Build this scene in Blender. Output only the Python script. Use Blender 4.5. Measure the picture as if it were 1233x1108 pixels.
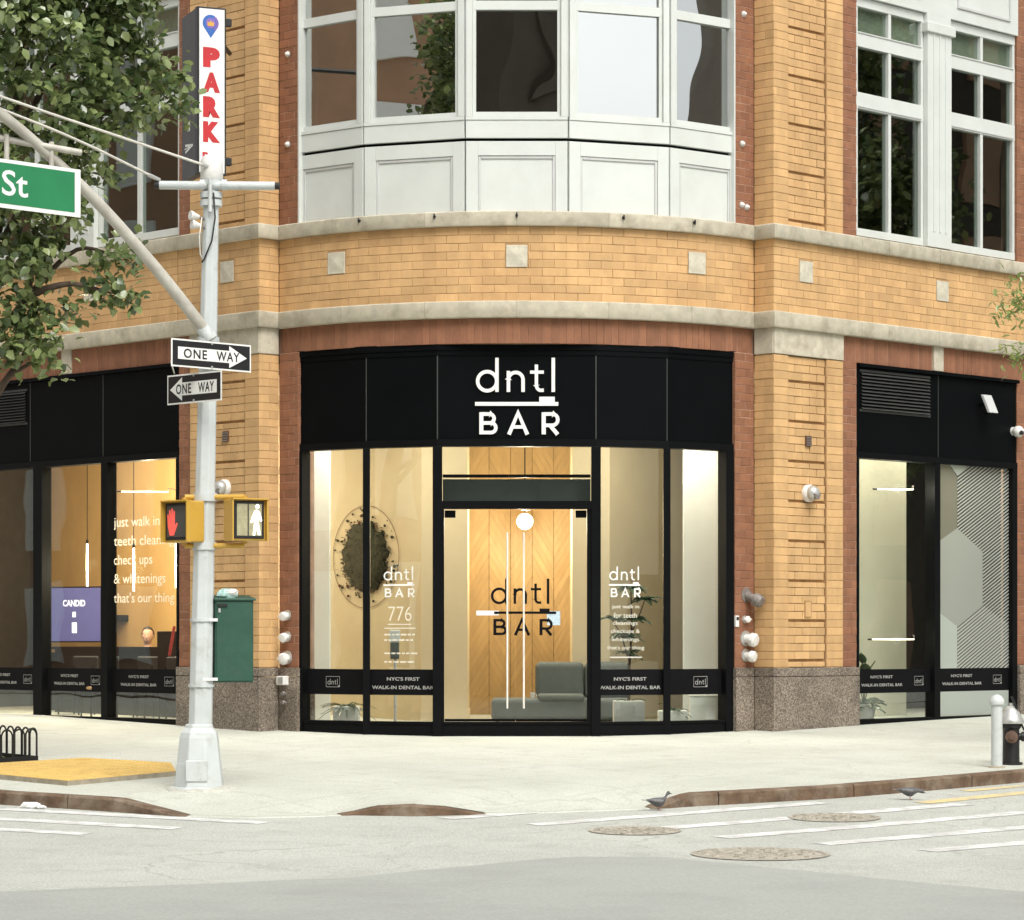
import bpy, bmesh, math, random
import numpy as np
from mathutils import Vector, Matrix, noise
random.seed(7)
rng = np.random.default_rng(7)
R = math.radians
Q = math.sqrt(.5)
sc = bpy.context.scene
for o in list(bpy.data.objects): bpy.data.objects.remove(o)

# ------------------------------------------------------------------ camera, sky, sun, exposure
CAMZ, FPX, HOR = 1.26, 3450.0, 768.0
cam_d = bpy.data.cameras.new('camera'); cam = bpy.data.objects.new('camera', cam_d)
sc.collection.objects.link(cam); sc.camera = cam
cam.location = (0, 0, CAMZ); cam.rotation_euler = (R(90), 0, 0)
cam_d.sensor_width = 36; cam_d.lens = 36 * FPX / 1233; cam_d.shift_y = (HOR - 554) / 1233
cam_d.clip_start = .1; cam_d.clip_end = 600
SUN_EL, SUN_AZ = 52, 158          # degrees; azimuth clockwise from +Y, so the sun stands behind the camera to the right
w = bpy.data.worlds.new('World'); sc.world = w; w.use_nodes = True
wn = w.node_tree.nodes; wl = w.node_tree.links; wn.clear()
sky = wn.new('ShaderNodeTexSky'); sky.sky_type = 'NISHITA'; sky.sun_disc = False
sky.sun_elevation = R(SUN_EL); sky.sun_rotation = R(SUN_AZ); sky.air_density = 1.0; sky.dust_density = 4.0
hs = wn.new('ShaderNodeHueSaturation'); hs.inputs['Saturation'].default_value = .12
bg = wn.new('ShaderNodeBackground'); bg.inputs[1].default_value = .15
wo = wn.new('ShaderNodeOutputWorld')
wl.new(sky.outputs[0], hs.inputs['Color']); wl.new(hs.outputs[0], bg.inputs[0]); wl.new(bg.outputs[0], wo.inputs[0])
sun_d = bpy.data.lights.new('sun', 'SUN'); sun_d.energy = 1.5; sun_d.angle = R(35); sun_d.color = (1, .96, .86)
sun = bpy.data.objects.new('sun', sun_d); sc.collection.objects.link(sun)
sd = Vector((math.sin(R(SUN_AZ)) * math.cos(R(SUN_EL)), math.cos(R(SUN_AZ)) * math.cos(R(SUN_EL)), math.sin(R(SUN_EL))))
sun.rotation_euler = sd.to_track_quat('Z', 'Y').to_euler(); sun.location = (6, -10, 30)
vs = sc.view_settings; vs.view_transform = 'Standard'; vs.look = 'None'; vs.gamma = 1; vs.use_curve_mapping = False
vs.exposure = .48
sc.render.engine = 'CYCLES'
sc.cycles.transparent_max_bounces = 16; sc.cycles.max_bounces = 5; sc.cycles.caustics_reflective = False; sc.cycles.caustics_refractive = False; sc.cycles.diffuse_bounces = 3; sc.cycles.glossy_bounces = 3
sc.cycles.sample_clamp_indirect = 6

# ------------------------------------------------------------------ materials
MATS = {}
def nodes_mat(name):
    m = bpy.data.materials.new(name); m.use_nodes = True
    nt = m.node_tree; b = nt.nodes['Principled BSDF']; MATS[name] = m
    return m, nt, b
def N(nt, t, **kw):
    n = nt.nodes.new(t)
    for k, v in kw.items():
        if k.startswith('i_'): n.inputs[k[2:].replace('_', ' ')].default_value = v
        else: setattr(n, k, v)
    return n
def coords(nt, scale=1.0):
    tc = N(nt, 'ShaderNodeNewGeometry')
    mp = N(nt, 'ShaderNodeMapping'); mp.inputs['Scale'].default_value = (scale,) * 3 if not isinstance(scale, tuple) else scale
    nt.links.new(tc.outputs['Position'], mp.inputs['Vector'])
    return mp.outputs[0]
def mat(name, col, rough=.6, metal=0, var=.12, scale=6.0, bump=0.0, bscale=60.0, spec=.5, coat=0, dirt=None, dscale=1.2, damt=.35, dth=(.45, .7), emit=None, estr=0, island=0.0, stretch=None):
    """Principled with noise variation, optional dirt patches, per-piece tint and fine bump"""
    m, nt, b = nodes_mat(name); L = nt.links
    c = coords(nt, stretch if stretch else 1.0)
    n1 = N(nt, 'ShaderNodeTexNoise', i_Scale=scale, i_Detail=6.0, i_Roughness=.6); L.new(c, n1.inputs['Vector'])
    rp = N(nt, 'ShaderNodeMapRange'); rp.inputs[1].default_value = .3; rp.inputs[2].default_value = .7
    rp.inputs[3].default_value = 1 - var; rp.inputs[4].default_value = 1 + var
    L.new(n1.outputs[0], rp.inputs[0])
    val = rp.outputs[0]
    if island:
        gi = N(nt, 'ShaderNodeNewGeometry'); oi = N(nt, 'ShaderNodeObjectInfo')
        ad = N(nt, 'ShaderNodeMath', operation='ADD'); L.new(gi.outputs['Random Per Island'], ad.inputs[0]); L.new(oi.outputs['Random'], ad.inputs[1])
        fr = N(nt, 'ShaderNodeMath', operation='FRACT'); L.new(ad.outputs[0], fr.inputs[0])
        mr = N(nt, 'ShaderNodeMapRange'); mr.inputs[3].default_value = 1 - island; mr.inputs[4].default_value = 1 + island
        L.new(fr.outputs[0], mr.inputs[0])
        mu = N(nt, 'ShaderNodeMath', operation='MULTIPLY'); L.new(val, mu.inputs[0]); L.new(mr.outputs[0], mu.inputs[1]); val = mu.outputs[0]
    vm = N(nt, 'ShaderNodeVectorMath', operation='SCALE'); vm.inputs[0].default_value = col[:3]; L.new(val, vm.inputs['Scale'])
    out = vm.outputs[0]
    if dirt:
        n2 = N(nt, 'ShaderNodeTexNoise', i_Scale=dscale, i_Detail=8.0, i_Roughness=.65); L.new(c, n2.inputs['Vector'])
        r2 = N(nt, 'ShaderNodeMapRange'); r2.inputs[1].default_value = dth[0]; r2.inputs[2].default_value = dth[1]; r2.inputs[4].default_value = damt
        L.new(n2.outputs[0], r2.inputs[0])
        mx = N(nt, 'ShaderNodeMix', data_type='RGBA'); L.new(r2.outputs[0], mx.inputs[0]); L.new(out, mx.inputs[6]); mx.inputs[7].default_value = (*dirt, 1)
        out = mx.outputs[2]
    L.new(out, b.inputs['Base Color'])
    b.inputs['Roughness'].default_value = rough; b.inputs['Metallic'].default_value = metal
    b.inputs['Specular IOR Level'].default_value = spec; b.inputs['Coat Weight'].default_value = coat
    if bump:
        n3 = N(nt, 'ShaderNodeTexNoise', i_Scale=bscale, i_Detail=4.0); L.new(c, n3.inputs['Vector'])
        bp = N(nt, 'ShaderNodeBump', i_Strength=bump, i_Distance=.01); L.new(n3.outputs[0], bp.inputs['Height']); L.new(bp.outputs[0], b.inputs['Normal'])
    if emit:
        b.inputs['Emission Color'].default_value = (*emit, 1); b.inputs['Emission Strength'].default_value = estr
    return m
def glass(name, ior, tint, wav=0.0, wscale=1.0, rough=0.0, extra=0.0):
    m, nt, b = nodes_mat(name); L = nt.links; nt.nodes.remove(b); out = nt.nodes['Material Output']
    F0 = ((ior - 1) / (ior + 1)) ** 2 + extra
    lw = N(nt, 'ShaderNodeLayerWeight', i_Blend=.5); t = N(nt, 'ShaderNodeBsdfTransparent'); t.inputs[0].default_value = (*tint, 1)
    g = N(nt, 'ShaderNodeBsdfGlossy', i_Roughness=rough); g.inputs[0].default_value = (.95, .97, .96, 1)
    pw = N(nt, 'ShaderNodeMath', operation='POWER'); pw.inputs[1].default_value = 5.0; L.new(lw.outputs['Facing'], pw.inputs[0])
    ms = N(nt, 'ShaderNodeMath', operation='MULTIPLY_ADD'); ms.inputs[1].default_value = 1 - F0; ms.inputs[2].default_value = F0; L.new(pw.outputs[0], ms.inputs[0]); fac = ms.outputs[0]
    mx = N(nt, 'ShaderNodeMixShader'); L.new(fac, mx.inputs[0]); L.new(t.outputs[0], mx.inputs[1]); L.new(g.outputs[0], mx.inputs[2]); L.new(mx.outputs[0], out.inputs[0])
    if wav:
        c = coords(nt, 1.0); n = N(nt, 'ShaderNodeTexNoise', i_Scale=wscale, i_Detail=1.0); L.new(c, n.inputs['Vector'])
        bp = N(nt, 'ShaderNodeBump', i_Strength=wav, i_Distance=.1); L.new(n.outputs[0], bp.inputs['Height']); L.new(bp.outputs[0], g.inputs['Normal'])
def veil(name, col, alpha):
    m, nt, b = nodes_mat(name); L = nt.links; out = nt.nodes['Material Output']
    b.inputs['Base Color'].default_value = (*col, 1); b.inputs['Roughness'].default_value = .7
    t = N(nt, 'ShaderNodeBsdfTransparent'); tl = N(nt, 'ShaderNodeBsdfTranslucent'); tl.inputs[0].default_value = (*col, 1)
    m1 = N(nt, 'ShaderNodeMixShader'); m1.inputs[0].default_value = .5; L.new(b.outputs[0], m1.inputs[1]); L.new(tl.outputs[0], m1.inputs[2])
    mx = N(nt, 'ShaderNodeMixShader'); mx.inputs[0].default_value = alpha
    L.new(t.outputs[0], mx.inputs[1]); L.new(m1.outputs[0], mx.inputs[2]); L.new(mx.outputs[0], out.inputs[0])

mat('buff_brick', (.585, .365, .168), .85, var=.12, scale=5, bump=.25, bscale=90, island=.10, dirt=(.36, .185, .075), dscale=.9, damt=.5, dth=(.47, .74), stretch=(1, 1, .45))
mat('red_brick', (.255, .113, .06), .85, var=.15, scale=6, bump=.25, bscale=90, island=.13, dirt=(.2, .07, .04), dscale=1.1, damt=.35)
mat('buff_mortar', (.43, .262, .122), .95, var=.2, scale=9)
mat('red_mortar', (.40, .25, .18), .95, var=.25, scale=4)
mat('stone', (.52, .475, .375), .85, var=.16, scale=7, bump=.3, bscale=70, dirt=(.23, .185, .115), dscale=3.2, damt=.55, dth=(.48, .72), island=.08)
mat('stone_joint', (.36, .33, .27), .95)
mat('tile_stone', (.58, .54, .43), .85, var=.2, scale=14, bump=.4, bscale=60, dirt=(.36, .33, .26), dscale=7, damt=.6)
mat('black_metal', (.003, .0036, .0042), .42, var=.15, scale=2, bump=.03, bscale=8, spec=.06)
mat('black_frame', (.004, .0045, .005), .45, var=.15, scale=3, spec=.09)
mat('seam_metal', (.035, .036, .034), .5)
mat('louver_metal', (.045, .045, .042), .5, var=.2)
mat('white_metal', (.61, .635, .605), .45, var=.04, scale=2.5, dirt=(.5, .5, .46), dscale=2.0, damt=.3, dth=(.5, .8))
mat('grey_metal', (.52, .53, .52), .5, var=.07, scale=3)
mat('pole_paint', (.54, .575, .57), .5, var=.06, scale=5, bump=.25, bscale=30, dirt=(.30, .27, .22), dscale=4.5, damt=.6, dth=(.55, .75))
mat('arm_paint', (.50, .48, .42), .5, var=.12, scale=6, dirt=(.27, .24, .2), dscale=4, damt=.5)
mat('curb_brown', (.125, .078, .047), .85, var=.35, scale=7, bump=.5, bscale=30, dirt=(.26, .21, .155), dscale=3.2, damt=.8, dth=(.45, .65))
mat('yellow_pad', (.66, .45, .14), .75, var=.12, scale=7, bump=.7, bscale=55, dirt=(.38, .22, .06), dscale=4, damt=.6, dth=(.5, .72))
mat('concrete_edge', (.33, .29, .22), .9, var=.25, scale=9)
mat('mark_white', (.82, .82, .79), .8, var=.1, scale=10, dirt=(.49, .49, .475), dscale=5.0, damt=.97, dth=(.36, .58))
mat('mark_yellow', (.66, .54, .27), .8, var=.12, scale=8, dirt=(.42, .4, .36), dscale=5, damt=.8)
mat('asphalt_patch', (.36, .375, .345), .9, var=.16, scale=40, bump=.35, bscale=120, dirt=(.29, .295, .28), dscale=.8, damt=.6)
mat('manhole_iron', (.38, .35, .29), .75, var=.5, scale=22, bump=1.0, bscale=35)
mat('sign_black', (.010, .010, .011), .4)
mat('sign_white', (.80, .80, .77), .45, var=.05)
mat('sign_green', (.015, .20, .075), .4, var=.08, scale=4)
mat('sign_red', (.48, .016, .022), .45)
mat('sign_grey', (.05, .05, .052), .5, var=.2)
mat('signal_yellow', (.56, .335, .05), .45, var=.10, scale=6, dirt=(.4, .25, .06), damt=.4, dscale=6)
mat('lens_dark', (.07, .07, .062), .35)
mat('lens_pale', (.36, .33, .2), .4, var=.2, scale=20)
mat('hand_red', (.7, .1, .08), .5, emit=(1, .13, .09), estr=.3)
mat('man_white', (.8, .8, .75), .5, emit=(1, .97, .88), estr=1.5)
mat('box_green', (.014, .068, .042), .5, var=.12, scale=5, dirt=(.05, .1, .07), dscale=6, damt=.35)
mat('bag', (.45, .66, .62), .4, var=.3, scale=30)
mat('rubber', (.015, .015, .015), .6)
mat('cable', (.62, .60, .54), .5)
mat('iron_black', (.01, .01, .011), .45)
mat('silver', (.52, .52, .5), .35, metal=.5, var=.12, scale=30)
mat('cap_white', (.72, .71, .68), .5, var=.1, scale=20)
mat('cap_grey', (.20, .175, .16), .45, var=.25, scale=25)
mat('bronze', (.16, .1, .075), .45, metal=.5)
mat('footing_concrete', (.47, .465, .41), .9, var=.2, scale=14, bump=.6, bscale=40)
mat('paper', (.8, .8, .78), .8)
mat('pigeon', (.10, .10, .105), .7, var=.4, scale=30)
mat('pigeon_wing', (.17, .17, .175), .7, var=.3, scale=30)
mat('beak', (.05, .045, .04), .5)
mat('pigeon_leg', (.32, .12, .1), .6)
mat('bark', (.085, .06, .042), .9, var=.35, scale=12, bump=.8, bscale=30)
mat('soil', (.07, .05, .035), .95, var=.4, scale=15)
mat('trim_cream', (.64, .54, .36), .7, var=.03)
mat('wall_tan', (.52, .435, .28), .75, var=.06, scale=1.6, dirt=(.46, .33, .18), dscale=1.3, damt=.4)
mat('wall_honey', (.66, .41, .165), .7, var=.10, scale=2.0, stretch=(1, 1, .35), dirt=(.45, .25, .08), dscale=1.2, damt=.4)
mat('wall_pale', (.55, .53, .42), .75, var=.05, scale=1.5)
mat('wall_white', (.80, .83, .78), .6, var=.03)
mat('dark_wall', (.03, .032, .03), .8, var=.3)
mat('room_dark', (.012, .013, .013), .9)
mat('floor_grey', (.32, .29, .24), .45, var=.1)
mat('wood_plank', (.47, .31, .14), .5, var=.12, scale=6, island=.07, stretch=(1, 1, .3))
mat('ceiling_white', (.62, .58, .48), .8)
mat('sofa', (.115, .13, .122), .85, var=.08, scale=12, bump=.2)
mat('pot_white', (.68, .69, .65), .5, var=.04)
mat('pot_teal', (.12, .30, .32), .5)
mat('screen', (.09, .09, .22), .3, emit=(.13, .13, .33), estr=.5)
mat('screen_text', (.8, .8, .85), .3, emit=(.9, .9, 1), estr=.9)
mat('lamp_glow', (1, .9, .7), .3, emit=(1, .86, .62), estr=9)
mat('tube_glow', (1, .95, .85), .3, emit=(1, .90, .70), estr=2.2)
mat('skin', (.45, .26, .18), .6)
mat('hair', (.012, .01, .009), .5)
mat('cloth_dark', (.02, .022, .025), .85)
mat('desk_black', (.004, .004, .005), .5, spec=.2)
mat('seat_wood', (.45, .28, .13), .6)
mat('red_thing', (.6, .05, .05), .5)
mat('moss', (.028, .03, .012), .95, var=.6, scale=18, bump=1, bscale=40)
mat('moss_rust', (.13, .05, .02), .95, var=.4, scale=20)
mat('print_black', (.006, .006, .007), .6, spec=.08)
mat('print_white', (.82, .82, .79), .5)
mat('sticker_blue', (.50, .62, .70), .5, var=.25, scale=50)
mat('shade_olive', (.30, .30, .215), .85, var=.05)
mat('shade_grey', (.60, .57, .49), .85, var=.2, scale=25)
mat('steel_bar', (.78, .75, .68), .35)
mat('soffit', (.045, .06, .055), .4, var=.3, scale=2)
mat('stone_far_white', (.80, .80, .77), .8, var=.06, scale=.6)
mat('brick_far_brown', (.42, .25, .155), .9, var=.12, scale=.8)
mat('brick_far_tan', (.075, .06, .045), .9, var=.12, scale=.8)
mat('far_glass', (.02, .022, .024), .1)
mat('sign_blue', (.03, .12, .42), .4)
mat('sign_purple', (.20, .12, .42), .4)
mat('sign_gold', (.65, .35, .06), .4)
glass('shop_glass', 1.34, (.93, .95, .93), wav=.05, wscale=.8, extra=.06)
glass('door_glass', 1.30, (.95, .96, .94), wav=.02, wscale=1.0, extra=.02)
glass('upper_glass', 1.75, (.5, .55, .51), wav=.13, wscale=.55, extra=.5)
glass('side_glass', 1.5, (.74, .8, .76), wav=.05, wscale=.6, extra=.10)
veil('vinyl_frost', (.62, .65, .60), .72)
veil('vinyl_frost_light', (.70, .77, .72), .85)
veil('vinyl_tint', (.36, .35, .28), .70)
veil('print_veil', (.85, .85, .81), .85)
veil('vinyl_stripe', (.70, .73, .68), .85)
# granite: coarse speckle
m, nt, b = nodes_mat('granite'); L = nt.links; c = coords(nt)
v = N(nt, 'ShaderNodeTexVoronoi', i_Scale=75.0); L.new(c, v.inputs['Vector'])
r = N(nt, 'ShaderNodeValToRGB'); r.color_ramp.elements[0].color = (.085, .066, .052, 1); r.color_ramp.elements[1].color = (.37, .32, .26, 1)
e = r.color_ramp.elements.new(.5); e.color = (.20, .16, .125, 1)
sep = N(nt, 'ShaderNodeSeparateColor'); L.new(v.outputs['Color'], sep.inputs[0]); L.new(sep.outputs[0], r.inputs[0])
n2 = N(nt, 'ShaderNodeTexNoise', i_Scale=1.6, i_Detail=6.0); L.new(c, n2.inputs['Vector'])
mr = N(nt, 'ShaderNodeMapRange'); mr.inputs[1].default_value = .35; mr.inputs[2].default_value = .7; mr.inputs[3].default_value = .72; mr.inputs[4].default_value = 1.2; L.new(n2.outputs[0], mr.inputs[0])
vm = N(nt, 'ShaderNodeVectorMath', operation='SCALE'); L.new(r.outputs[0], vm.inputs[0]); L.new(mr.outputs[0], vm.inputs['Scale']); L.new(vm.outputs[0], b.inputs['Base Color'])
b.inputs['Roughness'].default_value = .55
# ground surfaces: layered noise, fine grain, hairline cracks, scored joints
def ground_mat(name, c1, c2, c3, crack, joints=None, grain=.12, stains=.5):
    m, nt, b = nodes_mat(name); L = nt.links; c = coords(nt)
    n1 = N(nt, 'ShaderNodeTexNoise', i_Scale=.55, i_Detail=9.0, i_Roughness=.62); L.new(c, n1.inputs['Vector'])
    r1 = N(nt, 'ShaderNodeValToRGB'); r1.color_ramp.elements[0].position = .34; r1.color_ramp.elements[1].position = .66
    r1.color_ramp.elements[0].color = (*c1, 1); r1.color_ramp.elements[1].color = (*c2, 1); L.new(n1.outputs[0], r1.inputs[0])
    n2 = N(nt, 'ShaderNodeTexNoise', i_Scale=2.3, i_Detail=8.0, i_Roughness=.7); L.new(c, n2.inputs['Vector'])
    m2 = N(nt, 'ShaderNodeMapRange'); m2.inputs[1].default_value = .52; m2.inputs[2].default_value = .74; m2.inputs[4].default_value = stains; L.new(n2.outputs[0], m2.inputs[0])
    x2 = N(nt, 'ShaderNodeMix', data_type='RGBA'); x2.inputs[7].default_value = (*c3, 1); L.new(m2.outputs[0], x2.inputs[0]); L.new(r1.outputs[0], x2.inputs[6])
    n3 = N(nt, 'ShaderNodeTexNoise', i_Scale=55.0, i_Detail=3.0); L.new(c, n3.inputs['Vector'])
    m3 = N(nt, 'ShaderNodeMapRange'); m3.inputs[1].default_value = .3; m3.inputs[2].default_value = .7; m3.inputs[3].default_value = 1 - grain; m3.inputs[4].default_value = 1 + grain; L.new(n3.outputs[0], m3.inputs[0])
    s3 = N(nt, 'ShaderNodeVectorMath', operation='SCALE'); L.new(x2.outputs[2], s3.inputs[0]); L.new(m3.outputs[0], s3.inputs['Scale'])
    # cracks
    nw = N(nt, 'ShaderNodeTexNoise', i_Scale=1.4, i_Detail=5.0); L.new(c, nw.inputs['Vector'])
    wv = N(nt, 'ShaderNodeVectorMath', operation='MULTIPLY_ADD'); wv.inputs[1].default_value = (1.1, 1.1, 0); L.new(nw.outputs['Color'], wv.inputs[0]); L.new(c, wv.inputs[2])
    vo = N(nt, 'ShaderNodeTexVoronoi', feature='DISTANCE_TO_EDGE', i_Scale=.42); L.new(wv.outputs[0], vo.inputs['Vector'])
    mc = N(nt, 'ShaderNodeMapRange'); mc.inputs[1].default_value = .003; mc.inputs[2].default_value = .011; mc.inputs[3].default_value = crack; mc.inputs[4].default_value = 0; L.new(vo.outputs['Distance'], mc.inputs[0])
    # only some of the cracks show
    nm = N(nt, 'ShaderNodeMapRange'); nm.inputs[1].default_value = .45; nm.inputs[2].default_value = .6; L.new(n1.outputs[0], nm.inputs[0])
    mm = N(nt, 'ShaderNodeMath', operation='MULTIPLY'); L.new(mc.outputs[0], mm.inputs[0]); L.new(nm.outputs[0], mm.inputs[1])
    fac = mm.outputs[0]
    if joints:
        mp = N(nt, 'ShaderNodeMapping'); mp.inputs['Rotation'].default_value = (0, 0, R(45)); L.new(c, mp.inputs['Vector'])
        sp = N(nt, 'ShaderNodeSeparateXYZ'); L.new(mp.outputs[0], sp.inputs[0])
        for ax in (0, 1):
            md = N(nt, 'ShaderNodeMath', operation='PINGPONG'); md.inputs[1].default_value = joints / 2; L.new(sp.outputs[ax], md.inputs[0])
            lt = N(nt, 'ShaderNodeMapRange'); lt.inputs[1].default_value = .008; lt.inputs[2].default_value = .022; lt.inputs[3].default_value = .15; lt.inputs[4].default_value = 0; L.new(md.outputs[0], lt.inputs[0])
            ma = N(nt, 'ShaderNodeMath', operation='MAXIMUM'); L.new(fac, ma.inputs[0]); L.new(lt.outputs[0], ma.inputs[1]); fac = ma.outputs[0]
    x4 = N(nt, 'ShaderNodeMix', data_type='RGBA'); x4.inputs[7].default_value = (.13, .12, .10, 1); L.new(fac, x4.inputs[0]); L.new(s3.outputs[0], x4.inputs[6])
    L.new(x4.outputs[2], b.inputs['Base Color']); b.inputs['Roughness'].default_value = .9
    bp = N(nt, 'ShaderNodeBump', i_Strength=.35, i_Distance=.006); L.new(n3.outputs[0], bp.inputs['Height']); L.new(bp.outputs[0], b.inputs['Normal'])
ground_mat('sidewalk', (.475, .488, .425), (.55, .563, .50), (.375, .372, .31), .25, joints=1.52, grain=.16, stains=.6)
ground_mat('road', (.40, .412, .375), (.475, .488, .445), (.315, .32, .285), .3, grain=.28, stains=.6)
def leaf_mat(name, c1, c2):
    m, nt, b = nodes_mat(name); L = nt.links
    gi = N(nt, 'ShaderNodeNewGeometry'); r = N(nt, 'ShaderNodeValToRGB')
    r.color_ramp.elements[0].color = (*c1, 1); r.color_ramp.elements[1].color = (*c2, 1); L.new(gi.outputs['Random Per Island'], r.inputs[0])
    L.new(r.outputs[0], b.inputs['Base Color']); b.inputs['Roughness'].default_value = .27; b.inputs['Specular IOR Level'].default_value = .95
    tr = N(nt, 'ShaderNodeBsdfTranslucent'); L.new(r.outputs[0], tr.inputs[0]); mx = N(nt, 'ShaderNodeMixShader'); mx.inputs[0].default_value = .35
    L.new(b.outputs[0], mx.inputs[1]); L.new(tr.outputs[0], mx.inputs[2]); L.new(mx.outputs[0], nt.nodes['Material Output'].inputs[0])
leaf_mat('leaf_dark', (.05, .09, .03), (.33, .40, .16))
leaf_mat('leaf_light', (.17, .25, .06), (.36, .40, .13))
leaf_mat('leaf_plant', (.03, .065, .035), (.09, .14, .075))

# ------------------------------------------------------------------ mesh helpers
COL = sc.collection; WL = {}
def link(o, parent=None, loc=(0, 0, 0)):
    COL.objects.link(o); o.location = loc; WL[o.name] = Vector(loc)
    if parent:
        o.parent = parent; o.matrix_parent_inverse = Matrix.Translation(-WL[parent.name])
    return o
def tag(o, label=None, cat=None, group=None, kind=None):
    if label: o['label'] = label
    if cat: o['category'] = cat
    if group: o['group'] = group
    if kind: o['kind'] = kind
    return o
def thing(name, loc, label, cat, group=None):
    return tag(link(bpy.data.objects.new(name, None), None, loc), label, cat, group)
class Fr:
    """upright frame: t runs along the wall (left to right for the viewer), d outwards, z up"""
    def __init__(s, A, B):
        s.O = Vector((A[0], A[1])); v = Vector((B[0] - A[0], B[1] - A[1])); s.L = v.length; s.u = v / s.L; s.n = Vector((s.u.y, -s.u.x))
    def P(s, t, d, z):
        p = s.O + s.u * t + s.n * d; return Vector((p.x, p.y, z))
    def ang(s, t): return math.atan2(s.n.x, -s.n.y)
class Arc:
    def __init__(s, cx, cy, r): s.c = Vector((cx, cy)); s.r = r
    def P(s, t, d, z):
        a = t / s.r; return Vector((s.c.x + (s.r + d) * math.sin(a), s.c.y - (s.r + d) * math.cos(a), z))
    def ang(s, t): return t / s.r
class MB:
    def __init__(s): s.v = []; s.f = []
    def add(s, vs, fs):
        k = len(s.v); s.v += [Vector(p) for p in vs]; s.f += [tuple(i + k for i in q) for q in fs]; return s
    BOXF = [(0, 1, 3, 2), (4, 6, 7, 5), (0, 4, 5, 1), (2, 3, 7, 6), (0, 2, 6, 4), (1, 5, 7, 3)]
    def hexa(s, p): return s.add(p, s.BOXF)      # 8 corners, index = 4*a + 2*b + c
    def fbox(s, fr, t0, t1, d0, d1, z0, z1):
        return s.hexa([fr.P(t, d, z) for t in (t0, t1) for d in (d0, d1) for z in (z0, z1)])
    def box(s, x0, x1, y0, y1, z0, z1):
        return s.hexa([(x, y, z) for x in (x0, x1) for y in (y0, y1) for z in (z0, z1)])
    def obox(s, o, u, v, w):
        o, u, v, w = map(Vector, (o, u, v, w)); return s.hexa([o + u * a + v * b + w * c for a in (0, 1) for b in (0, 1) for c in (0, 1)])
    def loft(s, rings, cap=True, closed=True):
        k = len(s.v); n = len(rings[0])
        for r_ in rings: s.v += [Vector(p) for p in r_]
        for i in range(len(rings) - 1):
            for j in range(n if closed else n - 1):
                a = k + i * n + j; b2 = k + i * n + (j + 1) % n; s.f.append((a, b2, b2 + n, a + n))
        if cap: s.f.append(tuple(k + j for j in range(n))); s.f.append(tuple(k + (len(rings) - 1) * n + j for j in range(n)))
        return s
    def tube(s, pts, rad, n=10, cap=True):
        pts = [Vector(p) for p in pts]; rad = rad if isinstance(rad, (list, tuple)) else [rad] * len(pts); rings = []
        ref = None
        for i, p in enumerate(pts):
            d = (pts[min(i + 1, len(pts) - 1)] - pts[max(i - 1, 0)]).normalized()
            if ref is None: ref = d.orthogonal().normalized()
            a = (ref - d * ref.dot(d)).normalized(); ref = a; b2 = d.cross(a)
            rings.append([p + (a * math.cos(2 * math.pi * j / n) + b2 * math.sin(2 * math.pi * j / n)) * rad[i] for j in range(n)])
        return s.loft(rings, cap)
    def lathe(s, c, prof, n=20, axis=(0, 0, 1)):
        c = Vector(c); d = Vector(axis).normalized(); a = d.orthogonal().normalized(); b2 = d.cross(a)
        return s.loft([[c + d * h + (a * math.cos(2 * math.pi * (j + .5) / n) + b2 * math.sin(2 * math.pi * (j + .5) / n)) * max(r_, 1e-4) for j in range(n)] for r_, h in prof])
    def ball(s, c, r, n=12, sc3=(1, 1, 1), jit=0):
        c = Vector(c); rings = []
        for i in range(n // 2 + 1):
            th = math.pi * i / (n // 2); rings.append([])
            for j in range(n):
                p = Vector((math.sin(th) * math.cos(2 * math.pi * j / n) * sc3[0], math.sin(th) * math.sin(2 * math.pi * j / n) * sc3[1], -math.cos(th) * sc3[2])) * r
                if jit and 0 < i < n // 2: p *= 1 + random.uniform(-jit, jit)
                rings[-1].append(c + p)
        return s.loft(rings, False)
    def prism(s, pts, off):
        """polygon (3D points) extruded by vector off"""
        pts = [Vector(p) for p in pts]; off = Vector(off); n = len(pts)
        return s.add(pts + [p + off for p in pts], [tuple(range(n)), tuple(range(2 * n - 1, n - 1, -1))] + [(i, (i + 1) % n, n + (i + 1) % n, n + i) for i in range(n)])
    def build(s, name, m, parent=None, smooth=False, bevel=0, seg=2, label=None, cat=None, group=None, kind=None, fix=True):
        lo = Vector([min(p[i] for p in s.v) for i in range(3)]); hi = Vector([max(p[i] for p in s.v) for i in range(3)]); c = (lo + hi) / 2
        if not parent: c.z = lo.z
        me = bpy.data.meshes.new(name); me.from_pydata([p - c for p in s.v], [], s.f)
        if fix and len(s.f) < 4000:
            bm = bmesh.new(); bm.from_mesh(me); bmesh.ops.recalc_face_normals(bm, faces=bm.faces); bm.to_mesh(me); bm.free()
        if smooth:
            for p in me.polygons: p.use_smooth = True
            if smooth == 'auto': me.set_sharp_from_angle(angle=R(40))
        me.materials.append(MATS[m])
        o = bpy.data.objects.new(name, me); link(o, parent, c)
        if bevel:
            bv = o.modifiers.new('bevel', 'BEVEL'); bv.width = bevel; bv.segments = seg; bv.limit_method = 'ANGLE'; bv.angle_limit = R(40)
        return tag(o, label, cat, group, kind)
def at(px, py, D):
    """point seen at photo position (px, py) at distance D into the scene"""
    return Vector(((px - 616.5) / FPX * D, D, CAMZ + (HOR - py) / FPX * D))
def fbx(name, m, parent, fr, t0, t1, d0, d1, z0, z1, bevel=0, **k):
    return MB().fbox(fr, t0, t1, d0, d1, z0, z1).build(name, m, parent, bevel=bevel, **k)
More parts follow.
